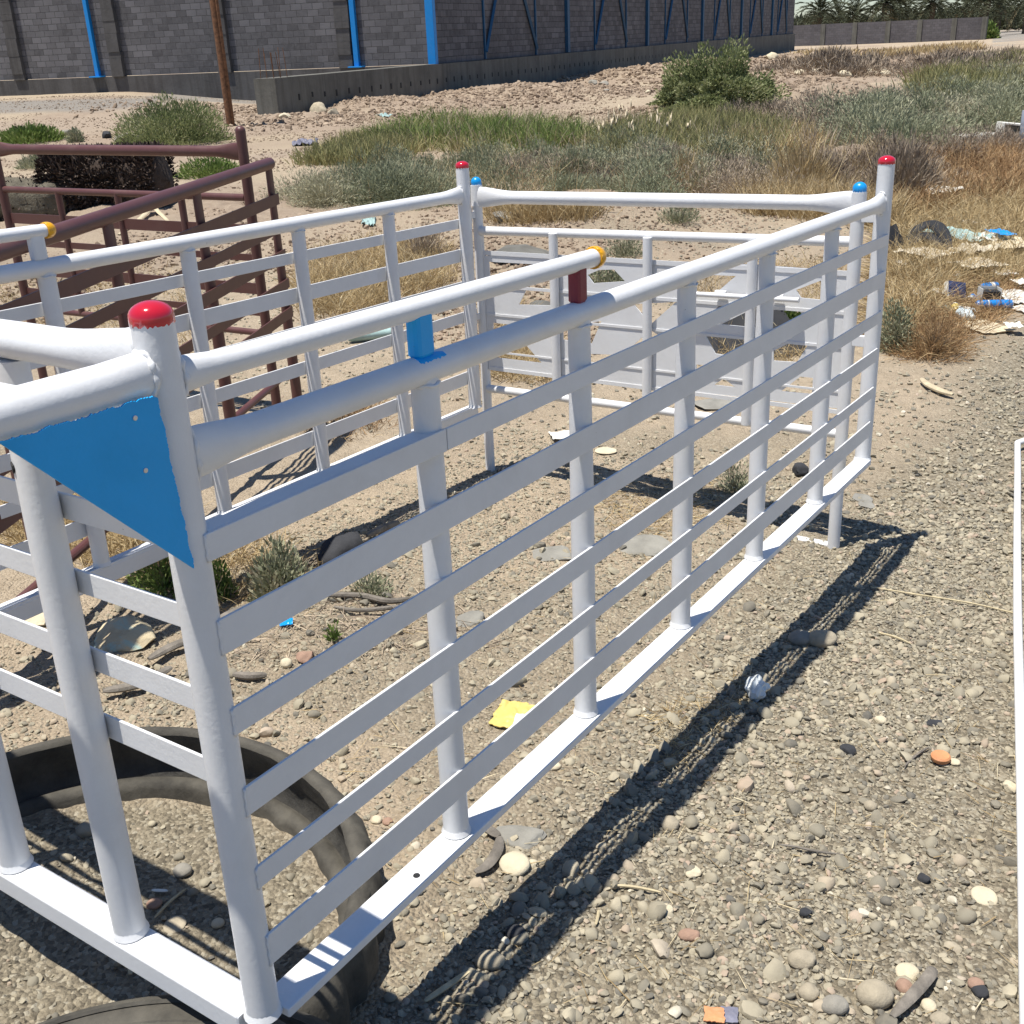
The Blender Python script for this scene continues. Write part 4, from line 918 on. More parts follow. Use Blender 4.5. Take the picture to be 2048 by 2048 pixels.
# rusty pole
p = at(461, 252); zt = 5.2
pole = thing('rusty_pole', 'tall leaning rusty steel pole standing on bare ground left of the footing', 'pole', p)
MB().tube([(0, 0, -.2), (.0, 0, 1.5), (.01, .02, 3.2), (.02, .02, zt)], .085, 10).build('pole_shaft', RUST, pole, True)
MB().bbox((-.02, -.105, -.1), (.05, -.075, zt), .004).build('pole_rib', RUST, pole, True)
# palms
PALM = tinted('palm_leaflet', [(0, (.020, .024, .012)), (.5, (.050, .058, .030)), (.85, (.095, .10, .058)), (1, (.19, .145, .08))], .7, .05)
PTR = simple('palm_trunk_bark', (.11, .085, .06), .95, .4, 6, .9, .05)
def palm_crown(nf=46, Lf=2.9):
    Ps, Ds, Ls, Ts = [], [], [], []
    for i in range(nf):
        a = i*2.399+random.random()*.4; el = math.radians(86-118*(i/nf)**.85+random.gauss(0, 6)); L = Lf*(.75+.35*random.random())
        p = np.zeros(3); d = np.array([math.cos(a)*math.cos(el), math.sin(a)*math.cos(el), math.sin(el)]); t0 = random.random()*.4+(.35 if i > nf*.86 else 0)+.15
        n = 24
        for k in range(n):
            p = p+d*L/n; d = unit(d+np.array([0, 0, -.048-.02*random.random()]))
            s = unit(np.cross(d, [0, 0, 1.]))
            if k > 2:
                for sg in (-1, 1):
                    Ps.append(p.copy()); Ds.append(d*.75+sg*s*.75+np.array([0, 0, .28+random.gauss(0, .12)])); Ls.append((.5 if k < n-5 else .32)*(.8+.4*random.random())); Ts.append(min(1, t0+random.random()*.3))
            Ps.append(p.copy()); Ds.append(-d); Ls.append(L/n*1.3); Ts.append(t0)
    n = len(Ps); V, Fc = blade_arrays(np.array(Ps), np.array(Ds), np.array(Ls), np.full(n, .055), np.full(n, .25))
    return npmesh('crown', V, Fc, PALM, False, np.repeat(np.array(Ts), 5))
CROWNS = [palm_crown() for _ in range(3)]
def trunk_mesh(h):
    m = MB(); pts = []; rs = []
    n = 26
    for i in range(n+1): pts.append((.03*math.sin(i*.4), .02*math.cos(i*.5), -.3+(h+.3)*i/n)); rs.append((.24 if i < n*.8 else .34)*(1+.16*(i % 2)))
    m.tube(pts, rs, 12); return m
PALMS = [(1636, 136, 3.1, 'leftmost date palm, full crown rising right beside the building end'), (1706, 150, 2.7, 'small darker date palm in the gap right of the leftmost one'),
         (1764, 132, 3.7, 'tall dense date palm above the second wall bay from the left'), (1795, 146, 3.2, 'date palm half hidden behind the tall dense one'), (1858, 130, 3.5, 'broad date palm above the middle of the far wall'),
         (1925, 141, 3.1, 'smaller date palm right of the broad one'), (1965, 121, 3.6, 'dark date palm with drooping fronds at the right end of the far wall'), (1992, 150, 3.0, 'small date palm far behind, right of the wall end'), (2045, 126, 3.4, 'date palm cut off by the right picture edge'), (1672, 158, 2.7, 'low date palm in the back row, second from the left')]
for i, (u, D, h, lab) in enumerate(PALMS):
    q = plan(u, D); z = g1(q[0], q[1]); t = thing('date_palm', lab, 'palm tree', (q[0], q[1], z), 'date palms beyond the far wall')
    o = link('crown', CROWNS[i % 3], t); o.location = (0, 0, h); s = 1.15+.3*random.random(); o.scale = (s, s, s); o.rotation_euler = (0, 0, i*1.7)
    trunk_mesh(h).build('trunk', PTR, t, True)
n = 60; u = rnd(1560, 2100, n); D = rnd(165, 230, n); Cs = [np.array([*plan(a, b), 0.0]) for a, b in zip(u, D)]
many_bushes('palm_grove', 'dense dark palm grove closing the view behind the far wall', Cs, rnd(2.2, 3.6, n), rnd(1.2, 2.0, n), 420, 1.3, .22, PALM, .3, .4)
n = 46; u = rnd(1480, 2300, n); Cs = [np.array([*plan(a, b), 0.0]) for a, b in zip(u, rnd(230, 300, n))]
many_bushes('palm_grove', 'far edge of the palm grove along the horizon', Cs, rnd(5, 8, n), rnd(1.8, 2.4, n), 420, 2.0, .4, PALM, .3, .4)
bush('leafy_bush', 'green bush at the right end of the far wall', 'bush', 1977, 76, 32, 30, M_GREEN, 900, .4, .14, 108, .5, .4, 6, .03)
# ---------------------------------------------------------------- tracks
def strip(name, lo, hi, mat, n=60, k=8, lift=.03):
    def smp(pl, t):
        a = np.array(pl, float); s = np.linspace(0, 1, len(a)); return np.stack([np.interp(t, s, a[:, 0]), np.interp(t, s, a[:, 1])], -1)
    t = np.linspace(0, 1, n); A, B = smp(lo, t), smp(hi, t); V = []
    for j in range(k+1):
        q = A+(B-A)*(j/k); P = atv(q[:, 0], q[:, 1]); P[:, 2] += lift; V.append(P)
    V = np.stack(V).reshape(-1, 3); i = np.arange((k+1)*n).reshape(k+1, n)
    Fc = np.stack([i[:-1, :-1], i[1:, :-1], i[1:, 1:], i[:-1, 1:]], -1).reshape(-1, 4)
    tag(link(name, npmesh(name, V, Fc, mat, True)), kind='structure')
# ---------------------------------------------------------------- single stones
def stone_mesh(rx, ry, rz, kind='round', seed=0):
    r = np.random.default_rng(seed); V = IV3.copy()
    R = np.ones(len(V))
    for j in range(5 if kind == 'round' else 14):
        d = r.normal(size=3); d /= np.linalg.norm(d); h = (.82+.15*r.random()) if kind == 'round' else (.55+.32*r.random()); s = V @ d
        R = np.minimum(R, np.where(s > 1e-3, h/np.maximum(s, 1e-3), 9))
    R = np.minimum(R, 1.0)
    k = .05 if kind == 'round' else .09
    R = R*(1+k*2*fbm(V[:, 0]*1.7+seed, V[:, 1]*1.7+V[:, 2]*1.3, seed % 97, 4))
    V = V*R[:, None]; V = V/np.abs(V).max(0)
    return V*np.array([rx, ry, rz])
SN = [0]
def stone(u, v, wpx, hpx, mat, label, flat=.6, kind='round', rot=None, name='stone', cat='stone', z=None, group=None):
    SN[0] += 1; p = at(u, v) if z is None else onz(u, v, z); s = mpp(p); rx = wpx*s*.5
    # seen height = top thickness + depth foreshortened by the view's downward slant
    d = unit(CAM-p); sl = abs(d[2]); ry = max(rx*.45, min(rx*1.1, (hpx*s*.5-rx*flat*.35*math.sqrt(1-sl*sl))/max(sl, .25))); rz = rx*flat
    a = (math.atan2(RGT[1], RGT[0]) if rot is None else rot)+random.gauss(0, .06)
    V = stone_mesh(rx, ry, rz, kind, SN[0]*13+5); c, s_ = math.cos(a), math.sin(a)
    V = np.stack([V[:, 0]*c-V[:, 1]*s_, V[:, 0]*s_+V[:, 1]*c, V[:, 2]+rz*.55], -1)
    me = npmesh(name, V, IF3, mat, True)
    try: me.set_sharp_from_angle(angle=math.radians(55))
    except Exception: pass
    o = link(name, me); o.location = (float(p[0]), float(p[1]), float(gz(p[0:1], p[1:2])[0] if z is None else z)); return tag(o, label, cat, group)
S = stone
S(1603, 1926, 58, 40, R_TAN, 'rounded tan cobble above the group of cobbles at the lower right', .6)
S(1617, 1988, 44, 38, R_TAN, 'squarish grey-tan cobble left of the biggest cobble', .7)
S(1668, 2018, 58, 40, R_GREY, 'lumpy grey cobble at the bottom edge beside the biggest cobble', .6)
S(1749, 1998, 76, 58, R_TAN, 'biggest cobble of the lower right group, smooth and brownish grey', .66)
S(1815, 1946, 48, 40, R_PALE, 'round pale cream cobble above the weathered wood sliver', .5)
S(1807, 1977, 34, 36, R_RED, 'small reddish cobble leaning on the pale cream one', .7)
S(1857, 2015, 30, 32, R_PALE, 'pale egg shaped pebble right of the weathered wood sliver', .7)
S(1880, 2040, 42, 30, R_TAN, 'brown flat cobble at the bottom edge right of the wood sliver', .5)
S(1958, 1990, 34, 30, R_DARK, 'dark slate grey cobble near the lower right corner', .6)
S(1950, 1978, 34, 26, R_RED, 'reddish brown pebble beside the dark slate grey one', .6)
S(1968, 1794, 52, 42, R_PALE, 'round flat pale stone alone on the gravel at the right', .3)
S(2018, 1580, 36, 50, R_PALE, 'pale rock with a dark underside near the white frame', .7, 'rough')
S(1740, 1618, 26, 22, R_TAN, 'single tan pebble in the middle of the open gravel', .75)
S(1340, 1655, 38, 34, R_TAN, 'rounded tan stone half in the slatted shadow', .75)
S(1330, 1822, 34, 24, R_PALE, 'pale oval pebble on the gravel right of the shadow', .5)
S(1386, 1752, 34, 26, R_PALE, 'pale wedge shaped pebble at the right rim of the shadow', .5, 'rough')
S(1378, 1873, 44, 26, R_RED, 'flat pinkish pebble below the pale oval one', .45)
S(1643, 1289, 60, 34, R_TAN, 'long tan cobble at the edge of the shadow near the rack', .6)
S(1600, 1285, 48, 30, R_GREY, 'grey cobble striped by the slat shadows behind the long tan one', .6)
S(980, 1928, 62, 42, R_TAN, 'cobble crossed by the slat shadow stripes, at the lower middle', .6)
S(1031, 1870, 40, 32, R_DARK, 'dark cobble in the shade right above the striped one', .6)
S(1040, 1676, 108, 56, R_SLATE, 'flat grey slab beside the bottom rail, between shadow and rack', .16, 'rough', cat='stone slab')
S(1030, 1735, 62, 52, R_PALE, 'cream round stone with a crack, below the flat grey slab', .42)
S(1066, 1727, 24, 24, R_PALE, 'small pale stone touching the cream cracked one', .6, 'rough')
S(1105, 1532, 36, 22, R_PALE, 'pale flat pebble between the bottom rail and the shadow', .4)
S(753, 1640, 22, 20, R_PALE, 'pinkish pebble beside the tyre, left of a twin', .7); S(775, 1642, 22, 18, R_RED, 'reddish pebble beside the tyre, right of its twin', .6)
S(573, 1331, 24, 20, R_PALE, 'white round pebble on the rack floor', .8); S(612, 1318, 40, 32, R_RED, 'reddish angular rock beside the white round pebble', .6, 'rough')
S(366, 1745, 38, 30, R_GREY, 'round grey stone on the dirt inside the tyre', .7); S(310, 1816, 32, 24, R_RED, 'reddish brown stone inside the tyre left of the corner post', .6)
S(437, 1852, 26, 22, R_PALE, 'oval pale stone on the dirt inside the tyre', .7); S(175, 1665, 42, 32, R_TAN, 'brown stone half buried inside the tyre behind the front upright', .6)
S(350, 1850, 46, 40, R_TAN, 'flat round brown disc-like stone inside the tyre near the front rail', .2)
S(684, 1118, 96, 92, R_DARK, 'black boulder on the rack floor behind the slats', .85, 'rough', cat='boulder')
S(1010, 950, 32, 24, R_DARK, 'black lump beside the tailgate post foot', .8, 'rough')
S(252, 1275, 140, 78, R_STAIN, 'big flat pale rock stained turquoise, seen under the front slats', .32, 'rough', cat='rock')
S(75, 1240, 92, 42, R_PALE, 'long pale rock left of the turquoise stained one', .35, 'rough', cat='rock')
S(1100, 1112, 96, 42, R_SLATE, 'thin slate slab on the rack floor behind the second upright', .14, 'rough', cat='stone slab')
S(1285, 1095, 122, 52, R_SLATE, 'wide flat slate slab on the rack floor between the second and third uprights', .10, 'rough', cat='stone slab')
S(938, 1240, 62, 36, R_SLATE, 'small grey slab behind the first upright', .25, 'rough', cat='stone slab')
S(1212, 905, 46, 16, R_PALE, 'pale flat disc-like stone on the rack floor towards the tailgate', .15)
S(1722, 998, 44, 24, R_SLATE, 'upper slate flake under the far end of the rack', .18, 'rough'); S(1730, 1011, 36, 18, R_SLATE, 'lower slate flake under the far end of the rack', .18, 'rough')
S(1600, 945, 36, 28, R_DARK, 'black stone below the bottom rail near the fifth upright', .8, 'rough')
S(1693, 1508, 36, 26, R_DARK, 'jagged piece of charcoal left of the orange disc', .5, 'rough', cat='charcoal'); S(1849, 1758, 26, 34, R_DARK, 'lumpy charcoal piece above the round flat pale stone', .7, 'rough', cat='charcoal')
S(1610, 1834, 30, 22, R_DARK, 'square black stone above the group of cobbles', .7, 'rough', cat='charcoal'); S(1868, 1446, 40, 16, R_DARK, 'thin black flake high on the open gravel', .2, 'rough')
S(1760, 1760-312, 24, 18, R_PALE, 'pale pebble left of the thin black flake', .6)
S(640, 230, 40, 26, R_TAN, 'biggest pale boulder at the pier end of the footing', .8, 'rough', cat='boulder'); S(665, 233, 26, 26, R_TAN, 'smaller boulder right of the biggest one at the footing', .8, 'rough', cat='boulder')
S(570, 238, 26, 20, R_PALE, 'pale rock just left of the boulders at the footing pier', .7, 'rough', cat='rock')
S(905, 185, 34, 26, R_TAN, 'tan boulder on top of the spoil heap', .8, 'rough', cat='boulder')
S(215, 276, 22, 20, R_DARK, 'dark stone with a light top beside the rubble above the maroon rail', .9, 'rough'); S(255, 286, 50, 20, R_GREY, 'grey rubble right of the dark stone above the maroon rail', .5, 'rough'); S(290, 284, 44, 22, R_GREY, 'grey flat rubble piece beside the leafy bush foot', .5, 'rough'); S(132, 270, 26, 16, R_GREY, 'grey stone between the low green plant and the small weed', .6, 'rough')
for (u, v, w, h, lab) in ((1600, 150, 24, 16, 'tilted concrete block left on the pale rubble heap'), (1630, 148, 22, 14, 'second concrete block on the pale rubble heap, beside the tilted one'), (1690, 155, 30, 11, 'flat white lump on the crest of the pale rubble heap'), (1770, 151, 26, 16, 'dark sided concrete block at the right crest of the pale heap'), (1742, 150, 26, 11, 'pale rubble piece between white lump and dark sided block'),
                          (1187, 170, 22, 12, 'concrete chunk on the far spoil bank, left of two'), (1207, 172, 22, 12, 'concrete chunk on the far spoil bank, middle'), (1212, 184, 14, 14, 'small concrete cube on the far spoil bank'), (1296, 186, 14, 18, 'upright pale chunk on the bank left of the big round bush'), (1542, 118, 28, 22, 'square pale rubble block right of the big round bush')):
    S(u, v, w, h, R_PALE if 'pale' in lab or 'white' in lab else R_GREY, lab, .6, 'rough', cat='rubble')

# ---------------------------------------------------------------- litter
def frame_at(u, v, yaw=0.0, dz=0.0, pitch=0.0, roll=0.0):
    p = at(u, v); p[2] = gz(p[0:1], p[1:2])[0]+dz; a = math.atan2(RGT[1], RGT[0])+yaw
    return p, mpp(p), (Matrix.Translation(Vector([float(c) for c in p])) @ Matrix.Rotation(a, 4, 'Z') @ Matrix.Rotation(pitch, 4, 'X') @ Matrix.Rotation(roll, 4, 'Y'))
def place(o, M4, label, cat, group=None): o.matrix_world = M4; return tag(o, label, cat, group)
def sheet(name, label, cat, u, v, wpx, dpx, mat, yaw=0, crumple=.12, n=22, poly=None, th=.0022, dz=.012, pitch=0, seed=1, curl=0):
    p, s, M4 = frame_at(u, v, yaw, dz, pitch); w = wpx*s; d = unit(CAM-p); l = dpx*s/max(.2, abs(d[2]))
    V = []; top = []
    xs = np.linspace(-.5, .5, n); X, Y = np.meshgrid(xs, xs, indexing='ij')
    E = 1+.16*fbm(X*5+seed, Y*5, seed, 3)*2*np.clip(np.maximum(abs(X), abs(Y))*2, 0, 1)
    Z = crumple*min(w, l)*(np.abs(fbm(X*4.5+seed*3, Y*4.5, seed+3, 4))*2.2+curl*(np.maximum(0, X)**2*4+np.maximum(0, -Y)**2*2))
    A = np.stack([X*w*E, Y*l*E, Z], -1).reshape(-1, 3); B = A-np.array([0, 0, th]); V = np.concatenate([A, B]); N_ = n*n
    Fc = []
    for i in range(n-1):
        for j in range(n-1):
            a, b, c, e = i*n+j, (i+1)*n+j, (i+1)*n+j+1, i*n+j+1; Fc += [(a, b, c, e), (a+N_, e+N_, c+N_, b+N_)]
    edge = [i*n for i in range(n)]+[(n-1)*n+j for j in range(1, n)]+[i*n+n-1 for i in range(n-2, -1, -1)]+[j for j in range(n-2, 0, -1)]
    for k in range(len(edge)): a, b = edge[k], edge[(k+1) % len(edge)]; Fc.append((b, a, a+N_, b+N_))
    return place(link(name, mesh(name, V, Fc, mat, True, 50)), M4, label, cat)
def can(u, v, lpx, dpx, yaw, bodym, label, cat='can', band=None, neck=False, name='can', pitch=0):
    p, s, M4 = frame_at(u, v, yaw, dpx*mpp(at(u, v))*.5+.006, 0, pitch); L = lpx*s; r = dpx*s*.5
    t = thing(name, label, cat, mat4=M4)
    MB().lathe((-L/2, 0, 0), [(r*.78, .0), (r*.86, .004), (r, .018), (r, L-.018), (r*.86, L-.005)], 24, (1, 0, 0)).build('can_body', bodym, t, True, 30)
    MB().lathe((L/2-.005, 0, 0), [(r*.86, 0), (r*.88, .002), (r*.86, .005), (r*.6, .005), (r*.5, .003)], 24, (1, 0, 0)).build('rim', ALU, t, True, 30)
    if band:
        for (a, b, mt) in band: MB().lathe((-L/2+L*a, 0, 0), [(r*1.006, 0), (r*1.006, L*(b-a))], 24, (1, 0, 0)).build('printed_band', mt, t, True, 30)
    return t
def bottle(u, v, lpx, dpx, yaw, mat, label, capm=None, lab=None):
    p, s, M4 = frame_at(u, v, yaw, dpx*mpp(at(u, v))*.5+.004); L = lpx*s; r = dpx*s*.5
    t = thing('plastic_bottle', label, 'bottle', mat4=M4)
    MB().lathe((-L/2, 0, 0), [(r*.5, .004), (r*.85, 0), (r, L*.06), (r*.94, L*.25), (r, L*.34), (r, L*.62), (r*.75, L*.76), (r*.36, L*.88), (r*.32, L*.93)], 20, (1, 0, 0)).build('bottle_body', mat, t, True, 60)
    MB().lathe((L/2-L*.07, 0, 0), [(r*.40, 0), (r*.40, L*.065), (r*.3, L*.07)], 16, (1, 0, 0)).build('bottle_cap', capm or PAPERW, t, True, 30)
    if lab: MB().lathe((-L/2+L*.34, 0, 0), [(r*1.01, 0), (r*1.01, L*.26)], 20, (1, 0, 0)).build('bottle_label', lab, t, True, 30)
    return t
def carton(u, v, wpx, hpx, dpx, yaw, pitch, roll, mats, label, opened=False, name='carton'):
    p, s, M4 = frame_at(u, v, yaw, .0, pitch, roll); w, h, d = wpx*s, hpx*s, dpx*s
    t = thing(name, label, 'carton', mat4=M4); th = .003
    m = MB().box((-w/2, -d/2, 0), (w/2, d/2, th)); m.box((-w/2, d/2-th, th), (w/2, d/2, h)); m.box((-w/2, -d/2+th, th), (-w/2+th, d/2-th, h-.0005)); m.box((w/2-th, -d/2+th, th), (w/2, d/2-th, h-.0005))
    if not opened: m.box((-w/2+th, -d/2+th, h-th), (w/2-th, d/2-th, h-.001))
    m.build('carton_body', mats[0], t)
    MB().box((-w/2+.001, -d/2, th+.001), (w/2-.001, -d/2+th-.0005, h-.001)).build('printed_front', mats[1], t) if not opened else MB().box((-w/2+th+.002, -d/2+.01, th+.001), (w/2-th-.002, d/2-th-.002, h*.8)).build('dark_inside', mats[1], t)
    return t
can(1987, 620, 70, 18, -.10, CANBLUE, 'bright blue can lying in front of the dark open box', band=[(.10, .16, ALU), (.30, .34, PAPERW), (.62, .66, NAVY)])
can(1976, 583, 42, 16, .30, CANBLUE, 'blue and white can lying behind the dark open box', band=[(.55, .75, PAPERW)])
carton(1911, 607, 40, 44, 14, .30, -.5, .22, (PAPERW, NAVY), 'white carton with a navy printed front, tipped over in the litter')
carton(1976, 606, 38, 30, 28, -.05, 0, .03, (PAPERW, BLACKP), 'white box open at the side with a black inside', True, 'box')
bottle(1943, 604, 42, 15, .95, CLEARB, 'clear bottle with blue label leaning between the cartons', None, CANBLUE)
bottle(1934, 630, 50, 15, -.75, CLEARB, 'whitish-blue bottle lying across the yellow tin', None, PAPERW)
bottle(1931, 645, 40, 26, -1.2, CLEARB, 'short fat clear bottle in front of the others')
bottle(1858, 566, 48, 15, .75, CLEARB, 'scuffed clear bottle with blue cap in the dry grass', CANBLUE, CANBLUE)
bottle(1889, 626, 30, 15, .25, TEAL, 'crushed teal bottle left of the yellow tin')
can(1909, 628, 24, 17, 1.35, YPAPER, 'small yellow tin standing among the bottles', 'tin', name='tin', pitch=-.6)
sheet('cardboard_piece', 'torn beige cardboard lying flat below the bottles', 'cardboard', 1966, 658, 74, 24, CARD, .30, .03, 14, seed=3)
sheet('white_sheet', 'crumpled white sheet right of the dark open box', 'plastic sheet', 2032, 602, 58, 26, PAPERW, -.1, .10, 24, seed=5, dz=.03)
sheet('white_sheet', 'white plaster-like scrap right of the blue can', 'scrap', 2052, 622, 40, 14, PAPERW, .2, .1, 14, seed=6)
sheet('plastic_sheet', 'folded pale teal sheet standing up behind the litter', 'plastic sheet', 1912, 494, 52, 30, TEAL, .3, .2, 24, seed=8, curl=.4, dz=.085)
sheet('plastic_sheet', 'grey-white sheet stretching right of the teal one', 'plastic sheet', 1962, 498, 66, 18, PAPERW, -.15, .25, 24, seed=9, dz=.085)
sheet('plastic_sheet', 'cream sheet with a blue stained corner in the grass', 'plastic sheet', 2010, 508, 66, 26, CARD, -.25, .14, 24, seed=10, dz=.085)
sheet('blue_scrap', 'crumpled sky-blue scrap on the cream sheet', 'scrap', 1997, 499, 30, 14, SKYBLUE, .1, .22, 16, seed=12, dz=.13)
sheet('white_sheet', 'curled white strip between teal sheet and beige cloth', 'plastic strip', 1942, 526, 62, 16, CLOTHB, .5, .2, 20, seed=14, curl=.5, dz=.085)
sheet('cloth', 'dusty beige cloth spread on the brown weeds', 'cloth', 1955, 552, 84, 16, CLOTHB, .25, .10, 26, seed=15, dz=.085)
sheet('cloth', 'long cream sack half buried in dry grass left of the bottles', 'sack', 1850, 528, 84, 20, CLOTHB, .45, .14, 26, seed=17, dz=.085)
sheet('plastic_bag', 'small white bag in the grass right of the rack post', 'plastic bag', 1789, 572, 20, 14, PAPERW, 0, .6, 14, seed=18)
sheet('plastic_bag', 'pale crumpled ball of plastic above the tumbleweed', 'plastic bag', 1849, 634, 20, 18, CLEARB, 0, .9, 14, seed=19)
sheet('sack', 'white empty sack lying in the golden grass', 'sack', 1866, 398, 72, 20, PAPERW, .2, .22, 24, seed=21, dz=.085)
sheet('black_sheet', 'black plastic panel sticking up beside the far post', 'plastic panel', 1798, 510, 46, 24, BLACKP, .5, .12, 16, seed=22, pitch=.9, dz=.03)
def loop_tube(name, label, cat, pts, r, mat, lift=.0, n=10, prof=None):
    P = [at(u, v) for (u, v) in pts]; P = [np.array([p[0], p[1], gz(p[0:1], p[1:2])[0]+r*.8+(lift[i] if hasattr(lift, '__len__') else lift)]) for i, p in enumerate(P)]
    Q = []
    for i in range(len(P)-1):
        for t in np.linspace(0, 1, 6)[:-1]:
            p0, p1, p2, p3 = P[max(i-1, 0)], P[i], P[i+1], P[min(i+2, len(P)-1)]
            Q.append(.5*((2*p1)+(p2-p0)*t+(2*p0-5*p1+4*p2-p3)*t*t+(3*p1-p0-3*p2+p3)*t**3))
    Q.append(P[-1]); m = len(Q); c = P[0]
    rr = [r*(1-.55*abs(2*i/(m-1)-1)**3) for i in range(m)]
    o = MB().tube([q-c for q in Q], rr, n, prof=prof).build(name, mat, None, True); o.location = Vector([float(x) for x in c]); return tag(o, label, cat)
loop_tube('rubber_strip', 'curved torn strip of black tyre rubber arching over the weeds', 'rubber strip', [(1812, 500), (1835, 490), (1862, 492), (1884, 504), (1896, 522)], .05, BLACKP, [.02, .10, .13, .09, .03], 12, lambda i, l, L: (.35, 1))
loop_tube('rubber_strip', 'second black rubber scrap under the arching strip', 'rubber strip', [(1815, 512), (1840, 500), (1866, 508), (1886, 522)], .05, BLACKP, [0, .06, .05, 0], 12, lambda i, l, L: (.6, 1))
loop_tube('white_pipe', 'short white plastic tube in the golden grass', 'tube', [(1923, 416), (1952, 405)], .016, PAPERW, .02)
loop_tube('white_pipe', 'stubby white tube left of the short one, nearer the rack post', 'tube', [(1826, 449), (1842, 441)], .018, PAPERW, .02)
S(1789, 442, 12, 24, R_PALE, 'cream block standing right behind the far corner post', 1.0, 'rough', cat='block'); S(1989, 446, 22, 10, R_DARK, 'dark shard lying in the golden grass near the right edge', .4, 'rough', cat='shard')
# pale boards at the right, behind the dry weeds
p, s, M4 = frame_at(1950, 286, .0, .02, 0, 0)
bt = thing('plaster_board', 'long cream board lying behind the dry weeds at the right', 'board', mat4=M4); MB().bbox((-42*s, -.18, 0), (42*s, .18, .11), .02).build('board_body', PAPERW, bt, True)
p, s, M4 = frame_at(2014, 288, -.1, .02, .0, .12)
ct = thing('white_crate', 'white crate with dark openings tilted on the cream board end', 'crate', mat4=M4)
MB().box((-22*s, -.16, 0), (22*s, .16, .03)).build('crate_base', PAPERW, ct); MB().box((-22*s, -.16, .032), (-19*s, .16, .24)).build('crate_side', PAPERW, ct); MB().box((19*s, -.16, .032), (22*s, .16, .24)).build('crate_side', PAPERW, ct); MB().box((-19*s+.002, .13, .032), (19*s-.002, .16, .24)).build('crate_back', PAPERW, ct); MB().box((-22*s, -.16, .242), (22*s, .16, .262)).build('crate_lid', PAPERW, ct); MB().box((-18*s, -.11, .036), (18*s, .12, .14)).build('crate_contents', BLACKP, ct)
p, s, M4 = frame_at(2043, 300, .0)
pt = thing('metal_post', 'grey metal post cut off by the right edge', 'post', mat4=M4); MB().bbox((-7*s, -.04, -.1), (9*s, .04, 75*s), .006).build('post_body', simple('grey_metal', (.30, .33, .38), .5, .1, 8), pt, True)
# on the gravel
sheet('wrapper', 'crumpled yellow wrapper with a torn white corner on the gravel under the lower slats', 'wrapper', 1024, 1436, 72, 50, YPAPER, -.35, .10, 26, seed=31)
sheet('wrapper_corner', 'torn white corner lying on the yellow wrapper', 'scrap', 1042, 1450, 26, 22, PAPERW, -.2, .12, 14, seed=32, dz=.020)
def bag(u, v, wpx, hpx, mat, label):
    p = at(u, v); s = mpp(p); V = IV3.copy(); n1 = np.abs(fbm(V[:, 0]*2.3+3, V[:, 1]*2.3+V[:, 2]*2.1, 7, 4)); R = .62+1.5*n1; V = V*R[:, None]; V = V/np.abs(V).max(0)*np.array([wpx*s*.5, wpx*s*.42, hpx*s*.33])
    V[:, 2] = np.maximum(V[:, 2]+hpx*s*.24, .004); o = link('plastic_bag', npmesh('plastic_bag', V, IF3, mat, False)); o.location = (float(p[0]), float(p[1]), float(gz(p[0:1], p[1:2])[0])); o.rotation_euler = (0, 0, .5); return tag(o, label, 'plastic bag')
bag(1510, 1395, 72, 98, simple('thin_white_plastic', (.66, .69, .68), .3, .06, 8, .3), 'crumpled white plastic bag caught in the shadow beside the rack')
d0 = at(1880, 1524); s0 = mpp(d0)
t = thing('orange_disc', 'flat round orange lid lying on the open gravel', 'lid', (d0[0], d0[1], gz(d0[0:1], d0[1:2])[0]+.006)); MB().lathe((0, 0, 0), [(17*s0, 0), (19*s0, .003), (19*s0, .010), (16*s0, .014), (6*s0, .012)], 26).build('disc_body', ORANGE, t, True, 40)
S(1909, 1527, 22, 16, R_PALE, 'cream pebble touching the orange lid', .5)
sheet('printed_scrap', 'torn orange scrap at the bottom edge', 'scrap', 1428, 2040, 40, 26, ORANGE, -.2, .08, 14, seed=41)
sheet('printed_scrap', 'torn grey-purple printed scrap joined to the orange one at the bottom edge', 'scrap', 1458, 2038, 34, 28, PURPLE, -.2, .06, 14, seed=42)
loop_tube('wood_sliver', 'dark weathered wood sliver across the cobbles at the lower right', 'wood piece', [(1782, 2046), (1825, 2005), (1858, 1968), (1862, 1950)], .010, WOODG, .012, 8, lambda i, l, L: (.5, 1.1))
loop_tube('bark_piece', 'upper strip of grey bark beside the bottom rail', 'bark', [(955, 1648), (980, 1662), (998, 1678)], .011, WOODG, .004, 8, lambda i, l, L: (.4, 1))
loop_tube('bark_piece', 'lower curved strip of grey bark touching the cream cracked stone', 'bark', [(1000, 1680), (995, 1712), (975, 1742), (950, 1754)], .012, WOODG, .004, 8, lambda i, l, L: (.4, 1))
loop_tube('driftwood', 'pale bone-shaped piece of driftwood on the gravel beyond the rack', 'wood piece', [(1842, 766), (1856, 778), (1880, 790), (1905, 797)], .020, WOODP, .006, 10, lambda i, l, L: (.6, 1))
loop_tube('straw_stalk', 'long dry reed stalk lying towards the white frame', 'reed', [(1740, 1178), (1830, 1196), (1940, 1214), (2034, 1231)], .0032, STRAW, .01, 6)
loop_tube('straw_stalk', 'short dry reed stalk left of the tan pebbles', 'reed', [(1757, 1268), (1790, 1280), (1822, 1290)], .004, STRAW, .006, 6)
loop_tube('straw_stalk', 'flat straw lying on the right rim of the shadow', 'reed', [(1222, 1784), (1270, 1785), (1322, 1794)], .0032, STRAW, .006, 6)
loop_tube('straw_stalk', 'upright splinter of straw by the pale oval pebble', 'reed', [(1192, 1856), (1196, 1838), (1197, 1826)], .003, STRAW, .004, 6)
